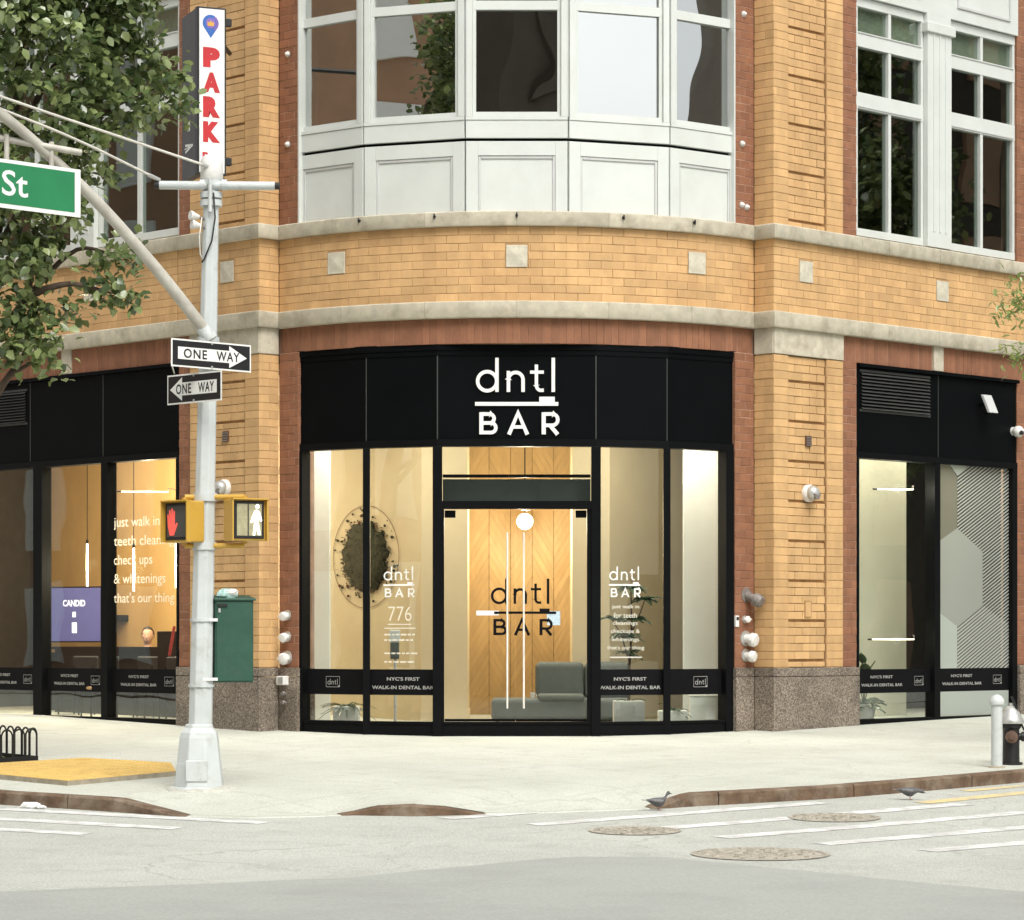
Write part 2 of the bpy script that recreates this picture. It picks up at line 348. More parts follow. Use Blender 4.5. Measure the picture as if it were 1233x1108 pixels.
# lettering: text with Blender's own font, mapped to any plane
def text_geo(s, size=1.0, offset=0.0, align='CENTER', spacing=1.0):
    cu = bpy.data.curves.new('txt', 'FONT'); cu.body = s; cu.size = size; cu.offset = offset; cu.align_x = align; cu.space_character = spacing; cu.resolution_u = 3
    o = bpy.data.objects.new('txt', cu); me = bpy.data.meshes.new_from_object(o)
    vs = [v_.co.xy.copy() for v_ in me.vertices]; fs = [tuple(p.vertices) for p in me.polygons]
    bpy.data.objects.remove(o); bpy.data.curves.remove(cu); bpy.data.meshes.remove(me)
    return vs, fs
def fit(vs, x0, x1, y0, y1):
    ax, bx = min(p.x for p in vs), max(p.x for p in vs); ay, by = min(p.y for p in vs), max(p.y for p in vs)
    return [Vector((x0 + (p.x - ax) / (bx - ax) * (x1 - x0), y0 + (p.y - ay) / (by - ay) * (y1 - y0))) for p in vs]
def put_text(mb, s, fr, t0, t1, d, z0, z1, bold=0.0, spacing=1.0):
    vs, fs = text_geo(s, 1.0, bold, spacing=spacing); vs = fit(vs, t0, t1, z0, z1)
    return mb.add([fr.P(p.x, d, p.y) for p in vs], fs)
def ribbon(pts, wd, closed=False):
    """flat stroke: returns (left, right) 2D outlines"""
    pts = [Vector(p) for p in pts]; n = len(pts); Lf = []; Rt = []
    for i in range(n):
        a = pts[(i - 1) % n] if (closed or i) else None; b2 = pts[(i + 1) % n] if (closed or i < n - 1) else None
        d1 = (pts[i] - a).normalized() if a else None; d2 = (b2 - pts[i]).normalized() if b2 else None
        d = ((d1 or d2) + (d2 or d1)).normalized(); nn = Vector((-d.y, d.x)); c = 1.0
        if d1 and d2: c = max(.5, nn.dot(Vector((-d1.y, d1.x))))
        Lf.append(pts[i] + nn * wd / 2 / c); Rt.append(pts[i] - nn * wd / 2 / c)
    return Lf, Rt
def arcp(cx, cy, r, a0, a1, n=12, ry=None): return [(cx + r * math.cos(R(a0 + (a1 - a0) * i / n)), cy + (ry or r) * math.sin(R(a0 + (a1 - a0) * i / n))) for i in range(n + 1)]
# shop logo strokes (unit = 1/1000 of a sheet, y up)
def logo_strokes(bar=True):
    S = []
    S.append((arcp(285, -415, 98, 0, 345, 28), 36, True)); S.append(([(385, -175), (385, -525)], 36, False))
    S.append(([(503, -310), (503, -525)], 36, False)); S.append(([(503, -400)] + arcp(578, -400, 75, 180, 0, 14) + [(653, -525)], 36, False))
    S.append(([(790, -245), (790, -455)] + arcp(835, -455, 45, 180, 275, 8, 54) + [(866, -507)], 34, False)); S.append(([(725, -322), (866, -322)], 32, False))
    S.append(([(963, -175), (963, -525)], 36, False))
    if bar:
        S.append(([(225, -735), (225, -960)], 42, False))
        S.append(([(225, -752), (310, -752)] + arcp(310, -798, 46, 90, -90, 8) + [(225, -844)], 36, False))
        S.append(([(225, -844), (325, -844)] + arcp(325, -893, 49, 90, -90, 8) + [(225, -942)], 36, False))
        S.append(([(508, -962), (602, -740), (697, -962)], 40, False)); S.append(([(545, -885), (660, -885)], 34, False))
        S.append(([(865, -735), (865, -960)], 42, False))
        S.append(([(865, -752), (955, -752)] + arcp(955, -810, 55, 90, -90, 8, 58) + [(865, -868)], 36, False)); S.append(([(930, -868), (1008, -962)], 40, False))
    return S
def put_strokes(mb, S, fr, tc, zc, k, d0, d1=None, ox=588, oy=-560):
    for si, (pts, wd, cl) in enumerate(S):
        dj = .0007 * si
        Lf, Rt = ribbon(pts, wd, cl); n = len(Lf)
        f3 = lambda p, d: fr.P(tc + (p.x - ox) * k, d + dj, zc + (p.y - oy) * k)
        if d1 is None:
            vs_ = [f3(p, d0) for p in Lf] + [f3(p, d0) for p in Rt]
            mb.add(vs_, [(i, (i + 1) % n, n + (i + 1) % n, n + i) for i in range(n if cl else n - 1)])
        else:
            vs_ = [f3(p, d) for d in (d0, d1) for q in (Lf, Rt) for p in q]; fs = []
            for i in range(n if cl else n - 1):
                j = (i + 1) % n
                fs += [(2 * n + i, 2 * n + j, 3 * n + j, 3 * n + i), (i, j, 2 * n + j, 2 * n + i), (n + i, n + j, 3 * n + j, 3 * n + i)]
            if not cl: fs += [(0, n, 3 * n, 2 * n), (n - 1, 2 * n - 1, 4 * n - 1, 3 * n - 1)]
            mb.add(vs_, fs)
def rect2(x0, x1, y0, y1): return ([((x0 + x1) / 2, y0), ((x0 + x1) / 2, y1)], x1 - x0, False)

# ------------------------------------------------------------------ ground
def S_(Y): return -.0345 * (36.3 - min(Y, 41.0))
def R_(Y):
    if Y >= 27: return S_(Y) - .13
    if Y <= 20: return S_(27) - .13 - .0345 * 3.5
    u = 27 - Y; return S_(27) - .13 - .0345 * (u - u * u / 14)
EX = [-60, -20, -8, -5.04, -4.2, -3.72, -3.17, -2.48, -1.9, -1.53, -.93, -.33, .2, .67, 1.41, 1.76, 3.24, 4.19, 5.56, 20, 60]
EY = [75, 41, 30.9, 28.45, 27.95, 27.62, 27.25, 27.08, 27.2, 27.38, 27.28, 27.42, 27.55, 27.72, 28.02, 28.26, 29.12, 29.89, 31.1, 44.5, 82]
def edge_y(x): return float(np.interp(x, EX, EY))
def reveal(x): return float(np.interp(x, [-3.85, -3.15, -1.62, -1.3, -.95, -.65, -.25, 1.35, 1.8], [.125, .004, .004, .085, .105, .08, .004, .004, .125]))
def walk_z(x, y):
    k = max(0.0, 1 - (y - edge_y(x)) / 1.5); k = k * k * (3 - 2 * k)
    return S_(y) - (.13 - reveal(x)) * k
xs = sorted(set([-60, -40, -25, -18, -12, -9] + [round(-8 + .08 * i, 3) for i in range(200)] + [8, 9, 12, 18, 25, 40, 60]))
rows = [-90, -60, -30, -10, 0, 10, 14, 17, 19, 20, 21, 22, 23, 24, 25, 26, 27, 28, 30, 35, 41, 60, 100]
mb = MB(); gx = [-90, -40, -20, -10, -5, 0, 5, 10, 20, 40, 90]
mb.add([(x, y, R_(y)) for y in rows for x in gx], [(j * 11 + i, j * 11 + i + 1, (j + 1) * 11 + i + 1, (j + 1) * 11 + i) for j in range(len(rows) - 1) for i in range(10)])
road = mb.build('road', 'road', smooth=True, kind='structure')
dys = [.15, .2, .3, .45, .6, .8, 1.0, 1.2, 1.5, 2.2, 4, 6, 8, 11, 14, 20, 34]
mb = MB(); nd = len(dys)
mb.add([(x, edge_y(x) + d, walk_z(x, edge_y(x) + d)) for x in xs for d in dys], [(i * nd + j, (i + 1) * nd + j, (i + 1) * nd + j + 1, i * nd + j + 1) for i in range(len(xs) - 1) for j in range(nd - 1)])
walk = mb.build('sidewalk', 'sidewalk', smooth=True, kind='structure')
# curb: stones laid end to end along the edge, lowered at the two ramps
curb = link(bpy.data.objects.new('curb', None), None, (-.93, 27.3, -.4)); curb['kind'] = 'structure'
cuts = [-40, -20, -9.6, -7.2, -5.9, -4.35, -3.1, -1.62, -.25, 1.36, 2.05, 3.5, 4.9, 6.4, 8, 20, 40]
for a, b2 in zip(cuts[:-1], cuts[1:]):
    st = [a + .006] + [x for x in xs if a + .02 < x < b2 - .02] + [b2 - .006]
    rings = []
    for x in st:
        y = edge_y(x); zt = walk_z(x, y) + .005; jt = .004 * noise.noise(Vector((x * 3, 0, 0)))
        dx = edge_y(x + .02) - edge_y(x - .02); nv = Vector((-dx, .04)).normalized() * .17
        rings.append([(x, y + jt, zt - .35), (x, y + jt, zt - .018 + jt), (x + nv.x * .1, y + nv.y * .1 + jt, zt), (x + nv.x, y + nv.y, zt + .003), (x + nv.x, y + nv.y, zt - .35)])
    flat = reveal((a + b2) / 2) < .02
    MB().loft(rings).build('curb_stone', 'sidewalk' if flat else 'curb_brown', curb, smooth='auto')
# painted markings on the road
def strip(name, m, p, q, wd, parent, dz=.004, nseg=10, wob=.012):
    p, q = Vector(p), Vector(q); d = (q - p); n2 = Vector((-d.y, d.x)).normalized() * wd / 2; vs_ = []
    for i in range(nseg + 1):
        c = p + d * i / nseg
        for sgn in (-1, 1):
            v2 = c + n2 * sgn * (1 + random.uniform(-wob, wob) * 6); vs_.append((v2.x, v2.y, R_(v2.y) + dz))
    mb = MB().add(vs_, [(2 * i, 2 * i + 1, 2 * i + 3, 2 * i + 2) for i in range(nseg)])
    return mb.build(name, m, parent)
for i in range(6):
    p = (-.62 + .82 * i, 27.05 - .60 * i); Lh = [2.1, 2.9, 3.5, 3.7, 3.7, 3.7][i]
    strip('crosswalk_bar', 'mark_white', p, (p[0] + Lh, p[1] + Lh * .77), .24, road)
for i in range(4):
    p = (-2.3 - .75 * i * 1.0, 26.62 - .52 * i); Lh = [2.7, 3.4, 3.8, 3.8][i]
    strip('crosswalk_bar', 'mark_white', p, (p[0] - Lh, p[1] + Lh * .52), .24, road)
strip('lane_line', 'mark_yellow', (4.1, 28.65), (9, 33.2), .22, road); strip('lane_line', 'mark_yellow', (4.75, 30.0), (9, 33.75), .16, road)
pat = [(-12, 20.3), (-3.68, 20.62), (-2.4, 21.2), (-1.24, 21.75), (-.37, 22.7), (.2, 23.3), (.57, 23.55), (1.25, 23.5), (2.2, 22.4), (3.68, 20.6), (5.0, 19.3), (4.2, 18.6), (6.0, 16.0), (9, 12.5), (-12, 12.5)]
bmv = [(x, y, R_(y) + .004) for x, y in pat]
mb = MB(); top = pat[:11]; rowsy = []
for x in np.arange(-12, 8.01, .25):
    yt = float(np.interp(x, [p[0] for p in top], [p[1] for p in top])) + .05 * noise.noise(Vector((x * 2, 3, 0)))
    yb = float(np.interp(x, [4.0, 5.0, 8], [8, 18.4, 18.6])) if x > 4.0 else 8
    yt = max(yt, yb + .01); rowsy.append([(x, yb + (yt - yb) * k / 12, R_(yb + (yt - yb) * k / 12) + .004) for k in range(13)])
mb.loft(rowsy, False, False).build('asphalt_patch', 'asphalt_patch', road, fix=False)
for px, D, rr, lb in ((2.06, 23.75, .58, 'large rusty manhole cover in the road, nearest to the camera'), (1.11, 25.87, .42, 'small manhole cover in the road below the corner curb ramp'), (3.05, 27.13, .44, 'manhole cover lying across the white crosswalk bars')):
    mh = thing('manhole_cover', (px, D, R_(D)), lb, 'manhole cover', 'manhole covers in the road')
    rings = lambda r0, r1, z: [[(px + r_ * math.cos(a), D + r_ * math.sin(a), R_(D + r_ * math.sin(a)) + z) for a in np.linspace(0, 2 * math.pi, 41)[:-1]] for r_ in (r0, r1)]
    MB().loft(rings(rr, rr - .05, .008), False).build('frame_ring', 'manhole_iron', mh)
    MB().loft(rings(rr - .055, .01, .007), False).build('lid', 'manhole_iron', mh)
    stu = MB()
    for a in range(10):
        for k in range(1, 5):
            an = a * math.pi / 5 + k * .3; x, y = px + math.cos(an) * rr * .2 * k, D + math.sin(an) * rr * .2 * k; stu.box(x - .025, x + .025, y - .025, y + .025, R_(y) + .004, R_(y) + .016)
    stu.build('lid_studs', 'manhole_iron', mh, kind='stuff')

# ------------------------------------------------------------------ corner building
X0 = .06
bay = Arc(X0, 40.6, 4.3); AE = R(46.5); TE = 4.3 * AE
NR = bay.P(TE, 0, 0); NL = bay.P(-TE, 0, 0)
PR = Vector((NR.x + .24, NR.y - .24)); PL = Vector((NL.x - .24, NL.y - .24))
FR = Fr(PR, PR + Vector((Q, Q)))                 # right street front, t >= 0 away from the corner
FL = Fr(PL, PL + Vector((Q, -Q)))                # left street front, t <= 0 away from the corner
RR = Fr(NR, PR); RL = Fr(PL, NL)                 # short returns of the two piers
B = thing('corner_building', (X0, 38, 0), 'buff and red brick corner building with curved bay and black shopfront', 'building')
CH = .1056                                        # brick course
Z_LC0, Z_LC1, Z_UC0, Z_UC1 = 5.315, 5.525, 6.475, 6.66
BR = []                                           # (frame, t0, t1, d, z0, z1, kind)
def course_run(fr, t0, t1, z0, z1, kind, bl=.305, ch=CH, d=0, shift=0, skip=None, gap=.0075):
    n = max(1, round((z1 - z0) / ch)); h = (z1 - z0) / n
    for i in range(n):
        off = ((i + shift) % 2) * bl / 2; t = t0 - off
        k = math.floor(0)
        while t < t1 - .01:
            a, b2 = max(t, t0), min(t + bl, t1); t += bl
            if b2 - a < .03: continue
            zz0, zz1 = z0 + i * h, z0 + (i + 1) * h; gap = .0055 if kind == 'red' else .0065
            if skip and any(a < s[1] and b2 > s[0] and zz0 < s[3] - .002 and zz1 > s[2] + .002 for s in skip):
                s = [s for s in skip if a < s[1] and b2 > s[0] and zz0 < s[3] - .002 and zz1 > s[2] + .002][0]
                if a < s[0] - .02: BR.append((fr, a + gap / 2, s[0] - gap / 2, d, zz0 + gap / 2, zz1 - gap / 2, kind))
                if b2 > s[1] + .02: BR.append((fr, s[1] + gap / 2, b2 - gap / 2, d, zz0 + gap / 2, zz1 - gap / 2, kind))
                continue
            BR.append((fr, a + gap / 2, b2 - gap / 2, d, zz0 + gap / 2, zz1 - gap / 2, kind))
def soldier(fr, t0, t1, z0, z1, kind, wd=.098, d=-.03, gap=.0055):
    n = max(1, round((t1 - t0) / wd)); wv = (t1 - t0) / n
    for i in range(n): BR.append((fr, t0 + i * wv + gap / 2, t0 + (i + 1) * wv - gap / 2, d, z0 + gap / 2, z1 - gap / 2, kind))
hb = (Z_UC0 - Z_LC1) / 9
TR = 9.0
# square stone tiles set in the brick band: (frame, t, half width)
zt0, zt1 = Z_LC1 + 4 * hb, Z_LC1 + 6.8 * hb
ht = 1.36 * hb
tiles = [(bay, 0.0), (bay, -2.46), (bay, 2.46), (FR, .66), (FL, -.66), (FR, 3.66), (FL, -3.66)]
sk = lambda fr: [(t - ht, t + ht, zt0, zt1) for f_, t in tiles if f_ is fr]
course_run(bay, -TE, TE, Z_LC1, Z_UC0, 'buff', ch=hb, skip=sk(bay))
course_run(FR, 0, 1.76, Z_LC1, Z_UC0, 'buff', ch=hb, skip=sk(FR)); course_run(FR, 1.775, TR, Z_LC1, Z_UC0, 'buff', ch=hb, skip=sk(FR))
course_run(FL, -1.70, 0, Z_LC1, Z_UC0, 'buff', ch=hb, skip=sk(FL)); course_run(FL, -TR, -1.715, Z_LC1, Z_UC0, 'buff', ch=hb, skip=sk(FL))
for fr in (RR, RL): course_run(fr, 0, fr.L, Z_LC1, Z_UC0, 'buff', bl=.36, ch=hb)
# piers: flank bricks, a slightly sunk middle panel with open slots every few courses
def pier(fr, sgn, z0, z1, every):
    def rn(a, b2): return (a, b2) if sgn > 0 else (-b2, -a)
    n = round((z1 - z0) / CH); h = (z1 - z0) / n
    t0, t1 = rn(0, .295); t2, t3 = rn(.305, 1.085); t4, t5 = rn(1.10, 1.445)
    for i in range(n):
        za, zb = z0 + i * h, z0 + (i + 1) * h; g = .0035
        BR.append((fr, t0 + g, t1 - g, 0, za + g, zb - g, 'buff')); BR.append((fr, t4 + g, t5 - g, 0, za + g, zb - g, 'buff'))
        slot = (n - 1 - i) % every == every - 2
        off = (i % 2) * .152; t = t2 - off
        while t < t3 - .01:
            a, b2 = max(t, t2), min(t + .305, t3); t += .305
            if b2 - a < .03: continue
            BR.append((fr, a + g, b2 - g, -.022, za + g, zb - (g if not slot else .034), 'buff'))
            if slot: pass
for fr, sg in ((FR, 1), (FL, -1)):
    pier(fr, sg, .87, 4.965, 5); pier(fr, sg, Z_UC1, 11.0, 6)
for fr in (RR, RL):
    course_run(fr, 0, fr.L, .87, 4.965, 'buff', bl=.36); course_run(fr, 0, fr.L, Z_UC1, 11.0, 'buff', bl=.36)
# red brick strips beside the openings and soldier courses over them
TS = 3.116
for z0, z1 in ((.87, 4.985), (Z_UC1, 11.0)):
    for a, b2 in ((TS, TE), (-TE, -TS)): course_run(bay, a, b2, z0, z1, 'red', bl=.2)
    course_run(FR, 1.452, 1.765, z0, z1, 'red', bl=.2, d=-.02); course_run(FL, -1.705, -1.452, z0, z1, 'red', bl=.2, d=-.02)
    course_run(FR, 5.475, 6.4, z0, z1, 'red', bl=.2, d=-.02); le = -7.62 if z0 < 2 else -5.95; course_run(FL, le - .95, le, z0, z1, 'red', bl=.2, d=-.02)
soldier(bay, -TE, TE, 4.99, Z_LC0, 'red')
soldier(FR, 1.452, 3.46, 4.97, Z_LC0, 'red'); soldier(FR, 3.70, 9.0, 4.97, Z_LC0, 'red')
soldier(FL, -4.13, -1.452, 4.97, Z_LC0, 'red'); soldier(FL, -9.0, -4.35, 4.97, Z_LC0, 'red')
# individual bricks: those that show largest; the rest joined per colour
def size_seen(bk):
    fr, t0, t1, d, z0, z1, k = bk; a, c = fr.P(t0, d, z0), fr.P(t1, d, z1)
    pr = lambda p: Vector((616.5 + p.x / p.y * FPX, HOR - (p.z - CAMZ) / p.y * FPX))
    A, C = pr(a), pr(c); cc = (A + C) / 2
    if not (2 < cc.x < 1231 and 2 < cc.y < 1106): return 0
    if cc.x < 250 and cc.y < 430 and cc.x < 150: return 1
    return abs((C.x - A.x) * (C.y - A.y))
brick_mesh = {}
def one_brick(L_, H_, kind):
    key = (round(L_ * 200), round(H_ * 250), kind)
    if key not in brick_mesh:
        l, h = key[0] / 400, key[1] / 500; c = .004
        v8 = [(-l, .06, -h), (l, .06, -h), (l, .06, h), (-l, .06, h), (-l, c, -h), (l, c, -h), (l, c, h), (-l, c, h), (-l + c, 0, -h + c), (l - c, 0, -h + c), (l - c, 0, h - c), (-l + c, 0, h - c)]
        me = bpy.data.meshes.new('brick'); me.from_pydata(v8, [], [(8, 9, 10, 11)] + [(4 + i, 4 + (i + 1) % 4, 8 + (i + 1) % 4, 8 + i) for i in range(4)] + [(i, (i + 1) % 4, 4 + (i + 1) % 4, 4 + i) for i in range(4)])
        me.materials.append(MATS[kind + '_brick']); brick_mesh[key] = me
    return brick_mesh[key]
for kind in ('buff', 'red'):
    lst = sorted([b_ for b_ in BR if b_[6] == kind], key=size_seen, reverse=True)
    for fr, t0, t1, d, z0, z1, k in lst[:298]:
        tm = (t0 + t1) / 2; o = bpy.data.objects.new('brick', one_brick(t1 - t0, z1 - z0, kind))
        link(o, B, fr.P(tm, d + random.uniform(-.003, .003), (z0 + z1) / 2)); o.rotation_euler = (random.uniform(-.004, .004), 0, fr.ang(tm))
    mb = MB()
    for fr, t0, t1, d, z0, z1, k in lst[298:]:
        j = random.uniform(-.003, .003); c = .004
        back = [fr.P(t, d - .05, z) for t, z in ((t0, z0), (t1, z0), (t1, z1), (t0, z1))]
        side = [fr.P(t, d - c + j, z) for t, z in ((t0, z0), (t1, z0), (t1, z1), (t0, z1))]
        frn = [fr.P(t, d + j, z) for t, z in ((t0 + c, z0 + c), (t1 - c, z0 + c), (t1 - c, z1 - c), (t0 + c, z1 - c))]
        mb.add(back + side + frn, [(8, 9, 10, 11)] + [(4 + i, 4 + (i + 1) % 4, 8 + (i + 1) % 4, 8 + i) for i in range(4)] + [(i, (i + 1) % 4, 4 + (i + 1) % 4, 4 + i) for i in range(4)])
    mb.build(kind + '_brickwork', kind + '_brick', B, kind='stuff', fix=False)
# mortar backing walls
def arc_wall(name, m, t0, t1, d0, d1, z0, z1, n=40, bevel=0, parent=None):
    st = [t0 + (t1 - t0) * i / n for i in range(n + 1)]
    return MB().loft([[bay.P(t, d0, z0), bay.P(t, d1, z0), bay.P(t, d1, z1), bay.P(t, d0, z1)] for t in st]).build(name, m, parent or B, smooth='auto')
MO = -.005
arc_wall('bay_band_wall', 'buff_mortar', -TE, TE, -.3, MO, Z_LC0 + .02, Z_UC0 + .02)
arc_wall('bay_lintel_wall', 'red_mortar', -TE - .06, TE + .06, -.28, -.03 + MO, 4.995, Z_LC0 + .01)
for a, b2 in ((TS + .004, TE), (-TE, -TS - .004)):
    for z0, z1 in ((.85, 4.99), (Z_UC1, 11)): arc_wall('jamb_wall', 'red_mortar', a, b2, -.3, MO, z0, z1, 6)
for fr, sg in ((FR, 1), (FL, -1)):
    rn = (lambda a, b2: (a, b2)) if sg > 0 else (lambda a, b2: (-b2, -a))
    fbx('band_wall', 'buff_mortar', B, fr, *rn(0.012, TR), -.3, MO, Z_LC0 + .02, Z_UC0 + .02)
    for z0, z1 in ((.85, 4.97), (Z_UC1, 11)):
        fbx('pier_wall', 'buff_mortar', B, fr, *rn(0.012, 1.448), -.3, -.06, z0, z1)
        mbw = MB()
        for a, b2 in ((.012, .298), (1.092, 1.448)): mbw.fbox(fr, *rn(a, b2), -.1, MO, z0, z1 - .002)
        mbw.fbox(fr, *rn(.30, 1.09), -.1, -.022 + MO - .03, z0, z1 - .004); mbw.build('pier_mortar', 'buff_mortar', B)
        fbx('jamb_wall', 'red_mortar', B, fr, *rn(1.4485, 1.76 if sg > 0 else 1.70), -.3, -.02 + MO, z0, z1)
        fbx('jamb_wall', 'red_mortar', B, fr, *((5.48, 9) if sg > 0 else (-9, -7.63 if z0 < 2 else -5.96)), -.3, -.02 + MO, z0, z1)
    fbx('lintel_wall', 'red_mortar', B, fr, *rn(1.449, TR), -.28, -.03 + MO, 4.975, Z_LC0 + .01)
for fr in (RR, RL):
    fbx('return_wall', 'buff_mortar', B, fr, .012, fr.L - .012, -.2, MO, .85, 4.972); fbx('return_wall', 'buff_mortar', B, fr, .012, fr.L - .012, -.2, MO, Z_LC0 + .02, Z_UC0 + .02); fbx('return_wall', 'buff_mortar', B, fr, .012, fr.L - .012, -.2, MO, Z_UC1, 11)
# stone courses: a path round the corner, cut into stones
def course_path(d):
    pts = [FL.P(-TR, d, 0)]; m = d * (math.sqrt(2) - 1) if False else 0
    tl = [-7.6, -6.2, -4.9, -3.55, -2.2, -1.70]
    pts = [FL.P(t, d, 0) for t in [-TR] + tl] + [Vector((PL.x, PL.y - d * math.sqrt(2), 0))]
    pts.append(Vector((NL.x + .001, NL.y, 0)) + Vector((0, -d * 1.414, 0)) * .98)
    nb = 6; a0 = -TE + .07 + d * .5; a1 = -a0
    segs = [pts]
    return pts
def miter_chain():
    """stations (point on wall line, outward miter vector per unit d)"""
    st = []
    for t in (-TR, -7.6, -6.2, -4.9, -3.5, -2.35, -1.70): st.append((FL.P(t, 0, 0), FL.n))
    st.append((Vector((PL.x, PL.y, 0)), Vector((0, -math.sqrt(2)))))
    nl = bay.P(-TE, 0, 0); an = Vector((math.sin(-AE), -math.cos(AE)))
    st.append((nl, Vector((0.02, -math.sqrt(2) * .99))))
    for k in range(1, 30): t = -TE + 2 * TE * k / 30; st.append((bay.P(t, 0, 0), Vector((math.sin(t / 4.3), -math.cos(t / 4.3)))))
    st.append((bay.P(TE, 0, 0), Vector((-0.02, -math.sqrt(2) * .99))))
    st.append((Vector((PR.x, PR.y, 0)), Vector((0, -math.sqrt(2)))))
    for t in (1.76, 2.35, 3.5, 4.9, 6.2, 7.6, TR): st.append((FR.P(t, 0, 0), FR.n))
    return st
ST = miter_chain()
JO = [0, 1, 2, 3, 4, 5, 6, 8, 13, 18, 23, 28, 33, 38, 40, 41, 42, 43, 44, 45, 46]
JO = sorted(set([0, 1, 2, 3, 4, 5, 6, 8, 13, 18, 23, 28, 33, 38, 40, 41, 42, 43, 44, 45, 46]))
JO = [j for j in JO if j < len(ST)]
def stone_course(z0, z1, d):
    e = (z1 - z0)
    for a, b2 in zip(JO[:-1], JO[1:]):
        rings = []
        for k in range(a, b2 + 1):
            p, nv = ST[k]; p = Vector((p.x, p.y, 0))
            if k == a or k == b2:
                o2 = ST[k + 1][0] if k == a else ST[k - 1][0]; dv = (Vector((o2.x, o2.y, 0)) - p).normalized(); p = p + dv * .003
            nv = Vector((nv.x, nv.y, 0)); f3 = lambda dd, z: p + nv * dd + Vector((0, 0, z))
            rings.append([f3(-.25, z0), f3(d - .012, z0), f3(d, z0 + .015), f3(d, z1 - .012), f3(d - .012, z1), f3(-.25, z1 + .02)])
        MB().loft(rings).build('course_stone', 'stone', B, smooth='auto')
    rings = [[Vector((p.x, p.y, 0)) + Vector((n_.x, n_.y, 0)) * dd + Vector((0, 0, z)) for dd, z in ((-.2, z0 + .01), (d - .006, z0 + .01), (d - .006, z1 - .01), (-.2, z1 - .01))] for p, n_ in ST]
    MB().loft(rings).build('course_bedding', 'stone_joint', B)
stone_course(Z_LC0, Z_LC1, .075); stone_course(Z_UC0, Z_UC1, .085)
for fr, t in tiles:
    tl = MB().fbox(fr, t - ht + .008, t + ht - .008, -.05, .012, zt0 + .008, zt1 - .008).build('accent_tile', 'tile_stone', B, bevel=.006)
    c = fr.P(t, .024, (zt0 + zt1) / 2); q4 = [fr.P(t + a * ht * .72, .0125, (zt0 + zt1) / 2 + b2 * ht * .72) for a, b2 in ((-1, -1), (1, -1), (1, 1), (-1, 1))]
    MB().add(q4 + [c], [(0, 1, 4), (1, 2, 4), (2, 3, 4), (3, 0, 4)]).build('tile_boss', 'tile_stone', tl)
for fr, sg in ((FR, 1), (FL, -1)):
    a, b2 = (0.0, 1.447) if sg > 0 else (-1.447, 0.0)
    p8 = []
    MB().fbox(fr, a + (0 if sg > 0 else 0), b2, -.2, .012, 4.975, Z_LC0 + .005).build('capital_stone', 'stone', B, bevel=.008)
    a = 3.468 if sg > 0 else -4.342
    fbx('key_stone', 'stone', B, fr, a, a + .224, -.2, .0, 4.975, Z_LC0 + .005, bevel=.006)
for fr in (RR, RL): fbx('capital_stone', 'stone', B, fr, .008, fr.L - .012, -.15, .010, 4.975, Z_LC0 + .004, bevel=.008)
# granite bases
def granite(pts_t, fr, z0, z1, d, nm='granite_base'):
    return fbx(nm, 'granite', B, fr, pts_t[0], pts_t[1], -.3, d, z0, z1, bevel=.01)
for fr, sg in ((FR, 1), (FL, -1)):
    rn = (lambda a, b2: (a, b2)) if sg > 0 else (lambda a, b2: (-b2, -a))
    e = 1.76 if sg > 0 else 1.70
    granite(rn(0.0, e), fr, -.25, .745, .04); granite(rn(0.0, e), fr, .751, .865, .04, 'granite_cap')
    ge = 5.48 if sg > 0 else 7.63
    granite(rn(ge, 9), fr, -.2, .745, .04); granite(rn(ge, 9), fr, .751, .865, .04, 'granite_cap')
for fr in (RR, RL):
    for z0, z1 in ((-.25, .744), (.752, .864)): fbx('granite_base', 'granite', B, fr, .04 if fr is RR else -.035, fr.L + .035 if fr is RR else fr.L - .04, -.2, .038, z0, z1, bevel=.01)
for a, b2 in ((TS - .01, TE), (-TE, -TS + .01)):
    for z0, z1 in ((-.25, .746), (.753, .866)): arc_wall('granite_base', 'granite', a, b2, -.3, .03, z0, z1, 6)

# ---- black shopfront
Z_F0, Z_F1 = 3.73, 4.93
SV = [(-2.84, 37.46), (-1.93, 36.82), (-1.01, 36.50), (1.01, 36.50), (1.93, 36.82), (2.84, 37.46)]
SV = [(x + X0, y) for x, y in SV]
SF = [Fr(SV[i], SV[i + 1]) for i in range(5)]
def chain_prism(name, m, d0, d1, z0, z1, pts=SV, bevel=0):
    out = []
    for i, p in enumerate(pts):
        fs = [Fr(pts[j], pts[j + 1]) for j in (i - 1, i) if 0 <= j < len(pts) - 1]
        nv = sum((f_.n for f_ in fs), Vector((0, 0))).normalized(); k = 1 / nv.dot(fs[0].n)
        pp = Vector(p); out.append([(*(pp + nv * k * dd), z) for dd, z in ((d0, z0), (d1, z0), (d1, z1), (d0, z1))])
    return MB().loft(out).build(name, m, B, bevel=bevel)
for i, fr in enumerate(SF):
    fbx('fascia_panel', 'black_metal', B, fr, .008, fr.L - .008, -.05, .02, Z_F0 + .06, Z_F1 - .01, bevel=.003)
    if i: MB().fbox(Fr((SV[i][0] - 1, SV[i][1]), (SV[i][0], SV[i][1])), .992, 1.008, -.03, .022, Z_F0 + .06, Z_F1 - .01).build('fascia_seam', 'seam_metal', B)
chain_prism('fascia_cap', 'black_metal', -.05, .045, Z_F1 - .01, 5.0)
chain_prism('fascia_cap', 'black_metal', -.05, .032, Z_F1 - .075, Z_F1 - .012)
chain_prism('head_rail', 'black_frame', -.12, .045, Z_F0 - .035, Z_F0 + .058)
chain_prism('sill_base', 'black_frame', -.14, .03, -.25, .155)
chain_prism('sill_rail', 'black_frame', -.12, .045, .158, .188)
